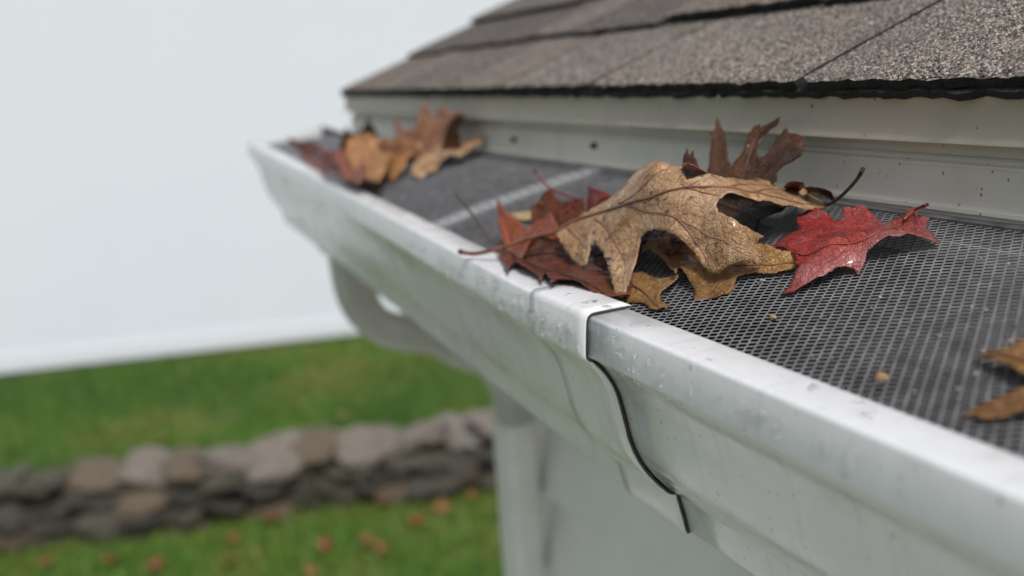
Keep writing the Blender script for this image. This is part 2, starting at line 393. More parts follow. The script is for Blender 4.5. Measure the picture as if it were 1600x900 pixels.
# ---------------------------------------------------------------- the gutter
LW = .0173
def bend(x):
    s = max(0.0, -x-.05); return .0775*s-.0537*s*s, .0036*s+.0322*s*s
PROF = [(17.0, -6), (17.3, -1.4), (16.7, -.35), (15.8, 0), (1.7, 0), (.9, -.15), (.3, -.55), (0, -1.3), (-.6, -8), (-1.0, -13.9), (-.9, -14.6), (-.4, -15.1), (1.2, -15.6), (3.4, -18), (6.3, -21.6), (9, -26), (11.2, -31.5), (13.2, -39.5), (15, -48), (17.2, -54.5), (20.2, -60.5), (24, -66), (28.2, -71), (32.2, -75.0), (33.4, -75.5), (34.6, -75.6), (35.5, -76.2), (35.9, -77.2), (36.3, -79.5), (38.2, -86.2), (40, -93.6), (40.5, -94.7), (41.6, -95.2), (108, -95.2), (111.5, -94.4), (113.2, -91), (113.4, -20), (113.6, 12)]
def gsweep(prof, xs, grow=0.0):
    P = [np.array(q)*.001 for q in prof]; n = len(P)
    nor = []
    for i in range(n):
        t = P[min(i+1, n-1)]-P[max(i-1, 0)]; t = t/np.linalg.norm(t); nor.append(np.array((t[1], -t[0])))
    V = []; Fc = []
    for x in xs:
        dv, dz = bend(x)
        for p_, n_ in zip(P, nor):
            q = p_ + n_*grow; V.append((x, q[0]+dv*max(0, 1-q[0]/.1136), q[1]+dz))
    for i in range(len(xs)-1):
        for k in range(n-1): Fc.append(((i+1)*n+k, (i+1)*n+k+1, i*n+k+1, i*n+k))
    return V, Fc
gut = empty('rain_gutter', (0, 0, -.09)); GO = Vector((0, 0, -.09))
def G(name, v, f, m, smooth=None): return mesh_obj(name, [tuple(Vector(q)-GO) for q in v], f, m, gut, smooth)
XG = -.80
v, f = gsweep(PROF, list(np.linspace(1.2, -.02, 26))); o = G('trough', v, f, M_LIP, 50); solid(o, .0006, -1)
v, f = gsweep(PROF, list(np.linspace(-.0206, XG, 40))); o = G('trough', v, f, M_LIP, 50); solid(o, .0006, -1)
M_SHADE_IN = flat('shade_dark_inside', (.03, .028, .026), .9, (200, .6, .002), .5, 60)  # trough floor and back coloured near black for the shade behind the screen
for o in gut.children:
    o.data.materials.append(M_SHADE_IN); n = len(PROF)-1
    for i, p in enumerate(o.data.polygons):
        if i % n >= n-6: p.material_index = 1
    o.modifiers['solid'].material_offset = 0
JP = PROF[2:32] + [(60, -95.2)]
v, f = gsweep(JP, list(np.linspace(0, -.043, 8)), .0013); o = G('joint_cover', v, f, M_JOINT, 50); solid(o, .0009, 0)
# dark bead, sealant plus the seam's shadow made solid, along the near edge of the cover, thinner along the far edge
def edge_path(x, grow, prof):
    v_, _ = gsweep(prof, [x], grow); return v_
path = resample(edge_path(.0004, .0010, PROF[2:32]), .0015)
rb = [(.0003 if q[2] > -.017 else .0005 if q[2] > -.03 else .00062) * (1+.35*noise.noise(Vector(q)*300)) for q in path]
v, f = tube(path, rb, 6); G('seal_shadow_bead', v, f, M_SEAL, 180)
path = resample(edge_path(-.0432, .0009, PROF[2:29]), .002)
v, f = tube(path, [.00022]*len(path), 5); G('seal_shadow_bead', v, f, M_SEAL, 180)
# end cap
dv, dz = bend(XG); ring = [(XG-.0005, q[0]*.001+dv*max(0, 1-q[0]/113.6), q[1]*.001+dz) for q in PROF]
v = ring + [(XG-.0022, y, z) for x, y, z in ring]; n = len(ring)
f = [tuple(range(n)), tuple(range(2*n-1, n-1, -1))] + [(i, i+n, (i+1) % n+n, (i+1) % n) for i in range(n)]
G('end_cap', v, f, M_LIP)
# dark sheet added in the trough, standing in for the shade below the screen
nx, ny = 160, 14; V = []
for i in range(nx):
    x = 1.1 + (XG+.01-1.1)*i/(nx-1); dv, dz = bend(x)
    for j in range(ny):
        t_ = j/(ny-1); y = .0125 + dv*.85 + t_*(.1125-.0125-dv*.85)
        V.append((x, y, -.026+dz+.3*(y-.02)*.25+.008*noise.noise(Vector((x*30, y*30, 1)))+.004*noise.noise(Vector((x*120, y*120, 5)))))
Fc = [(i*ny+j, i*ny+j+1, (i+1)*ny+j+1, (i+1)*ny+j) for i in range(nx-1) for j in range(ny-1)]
o = mesh_obj('shade_bed', V, Fc, M_SHADE_BED, None, 180); tag(o, 'dark sheet added in the trough for the shade under the screen', 'debris', kind='stuff')
tag(gut, 'white aluminium eave gutter with joint cover, wet and stained with algae', 'gutter')

# ---------------------------------------------------------------- leaf guard screens
Y0, Z0, Y1, Z1 = .0171, -.0030, VF-.0036, .0250
BL = math.hypot(Y1-Y0, Z1-Z0)
def guard(x, b):
    """point on the screen: x along the gutter, b across from the lip"""
    t_ = b/BL; dv, dz = bend(x)
    wob = .0007*noise.noise(Vector((x*22, b*30, 2))) + .0012*noise.noise(Vector((x*7, b*12, 9)))*math.sin(math.pi*min(1, max(0, t_)))
    arch = .0006*math.sin(math.pi*min(1, max(0, t_/.84))) if t_ < .84 else -.0004
    return Vector((x, Y0+dv*(1-t_)+t_*(Y1-Y0), Z0+dz*(1-t_)+t_*(Z1-Z0)+wob+arch))
PA, PB = .0035, .0039
def screen(xa, xb, skew, parent, o0):
    ni = int((xa-xb)/(PA/2)); nj = int(BL/(PB/2)); r = .00024
    P = {}; V = []; Fc = []
    def node(i, j):
        if (i, j) not in P:
            b = j*PB/2; P[i, j] = guard(xa-i*PA/2-skew*b, b)
        return P[i, j]
    for i in range(ni):
        for j in range(nj+1):
            if (i+j) % 2: continue
            for dj in (-1, 1):
                if not 0 <= j+dj <= nj: continue
                A_, B_ = node(i, j), node(i+1, j+dj); t_ = (B_-A_).normalized()
                up = Vector((0, -.25, .968)); s_ = t_.cross(up).normalized()*(r*1.15); u_ = up*(r*.8)
                # expanded metal: the strand rolls over a little between two bonds
                A2, B2 = A_+u_*(.5*dj), B_-u_*(.5*dj); k = len(V)
                for Q in (A2, B2): V += [Q+s_, Q+u_, Q-s_, Q-u_]
                Fc += [(k, k+1, k+5, k+4), (k+1, k+2, k+6, k+5), (k+2, k+3, k+7, k+6), (k+3, k, k+4, k+7)]
    o = mesh_obj('screen_mesh', [q-o0 for q in V], Fc, M_SCREEN, parent); tag(o, kind='stuff')
def strip(name, fa, fb, lift, th, parent, o0, mat, n=60):
    """flat metal strip between two edge functions of t in 0..1"""
    V = []; Fc = []
    for i in range(n+1):
        t_ = i/n; a_, b_ = fa(t_), fb(t_); up = Vector((0, -.25, .968))
        V += [a_+up*lift-o0, b_+up*lift-o0, b_+up*(lift-th)-o0, a_+up*(lift-th)-o0]
    for i in range(n):
        k = i*4
        for q in range(4): Fc.append((k+q, k+(q+1) % 4, k+4+(q+1) % 4, k+4+q))
    Fc += [(0, 1, 2, 3), (n*4+3, n*4+2, n*4+1, n*4)]
    return mesh_obj(name, V, Fc, mat, parent)
XS = -.2165; SK = -.30         # where the two screens meet; the joint runs a little askew
M_STRIP = flat('strip_metal', (.40, .41, .41), .4, (200, .15, .001), .15, 90, .3)
for nm, xa, xb, lab in (('near', .50, XS, 'grey expanded metal leaf screen under the big oak leaf and red leaf'), ('far', XS+.004, XG+.004, 'grey leaf screen beyond the pale joint strip, carrying the far leaf pile')):
    g = empty('gutter_guard', guard(xb, 0)); o0 = Vector(g.location); tag(g, lab, 'gutter guard', 'leaf screens laid over the gutter')
    screen(xa, xb, SK if nm == 'near' else SK, g, o0)
    strip('edge_strip', lambda t_: guard(xa+(xb-xa)*t_, -.0006), lambda t_: guard(xa+(xb-xa)*t_, .0018), .0003, .0012, g, o0, M_STRIP)
    strip('edge_strip', lambda t_: guard(xa+(xb-xa)*t_, BL-.0025), lambda t_: guard(xa+(xb-xa)*t_, BL+.0004), .0010, .0014, g, o0, M_SCREEN)
    if nm == 'near':
        strip('joint_strip', lambda t_: guard(XS-SK*BL*t_, BL*t_), lambda t_: guard(XS-.016-SK*BL*t_, BL*t_), .0014, .0010, g, o0, M_STRIP)
        for q in range(16):
            b = BL*(q+.5)/16; c_ = guard(XS-.008-SK*b, b)+Vector((0, -.25, .968))*.0016-o0
            v, f = box(-.006, .006, -.0009, .0009, -.0006, .0006); mesh_obj('crimp', v, f, M_STRIP, g, None, c_)

# grit washed off the shingles, caught on the screens
rq = np.random.default_rng(17); ngr = 420; V = []; Fc = []
for q in range(ngr):
    x = float(rq.uniform(-.30, .22)); b = float(rq.beta(1.1, 1.6)*BL); c_ = guard(x, b)+Vector((0, -.25, .968))*.0004; sz_ = float(rq.uniform(.0003, .0009)); k = len(V)
    for d in oc: V.append(tuple(c_+Vector(d*rq.uniform(.6, 1.3, 3))*sz_))
    Fc += [tuple(int(i)+k for i in f_) for f_ in of]
tag(mesh_obj('roof_grit', V, Fc, granule_mat()), 'dark roof grit and crumbs caught in the leaf screen', 'grit', kind='stuff')
# ---------------------------------------------------------------- downspout
def rect_sweep(path, a, b, rib=0.0, pitch=.011, wvec=Vector((1, 0, 0))):
    """rounded rectangular pipe along a path that stays in a plane x = const; a along x, b across; ribs for elbows"""
    path = [Vector(q) for q in path]; sec = []
    for cxs, cys in ((1, 1), (-1, 1), (-1, -1), (1, -1)):
        for k in range(5):
            an_ = math.atan2(cys, cxs)-math.pi/4+k*math.pi/8; rad = .010
            sec.append((cxs*(a/2-rad)+rad*math.cos(an_), cys*(b/2-rad)+rad*math.sin(an_)))
    n = len(sec); V = []; Fc = []; acc = 0
    for i, p in enumerate(path):
        t = (path[min(i+1, len(path)-1)]-path[max(i-1, 0)]).normalized(); w = wvec; u_ = t.cross(w).normalized()
        if i: acc += (p-path[i-1]).length
        k = 1 + rib*math.sin(acc/pitch*2*math.pi)
        for sx, sy in sec: V.append(p + w*sx*k + u_*sy*k)
    for i in range(len(path)-1):
        for k in range(n): Fc.append((i*n+k, i*n+(k+1) % n, (i+1)*n+(k+1) % n, (i+1)*n+k))
    Fc += [tuple(range(n)), tuple(range((len(path))*n-1, (len(path)-1)*n-1, -1))]
    return V, Fc
DX, DY = -.655, .266
ds = empty('downspout', (DX, DY, GZ)); DO = Vector((DX, DY, GZ))
def D(name, v, f, m, sm=None): return mesh_obj(name, [tuple(Vector(q)-DO) for q in v], f, m, ds, sm)
dz = bend(-.63)[1]-.095
OX, OY = -.668, .094
pts = resample([(OX, OY, dz+.004), (OX, OY, dz-.03), (OX, OY+.003, dz-.060), (OX, OY+.014, dz-.086), (OX, OY+.038, dz-.106), (OX, OY+.085, dz-.122), (OX, DY-.06, dz-.142), (OX+.003, DY-.028, dz-.160), (OX+.008, DY-.008, dz-.185), (DX, DY, dz-.215), (DX, DY, dz-.25)], .0016)
M_ELBOW = flat('weathered_elbow_paint', (.46, .46, .42), .5, (60, .2, .002), .12, 30)
v, f = rect_sweep(pts, .047, .038, .018, .011); D('elbow', v, f, M_ELBOW, 60)
v, f = rect_sweep([(DX, DY, dz-.238), (DX, DY, -1.2), (DX, DY, -2.0), (DX, DY, GZ+.12)], .052, .040); D('pipe', v, f, M_PIPE, 50)
v, f = rect_sweep([(DX, DY, -1.22), (DX, DY, -1.19)], .055, .043); D('strap', v, f, M_PIPE, 50)
v, f = rect_sweep([(OX, OY, dz+.001), (OX, OY, dz-.010)], .064, .054); D('outlet_collar', v, f, M_PIPE, 50)
v, f = rect_sweep(resample([(DX, DY, GZ+.14), (DX, DY-.01, GZ+.09), (DX, DY-.06, GZ+.05), (DX, DY-.16, GZ+.035)], .004), .055, .043, .02); D('shoe', v, f, M_PIPE, 60)
tag(ds, 'pale grey downspout with ribbed elbow running from gutter to house corner', 'downspout')

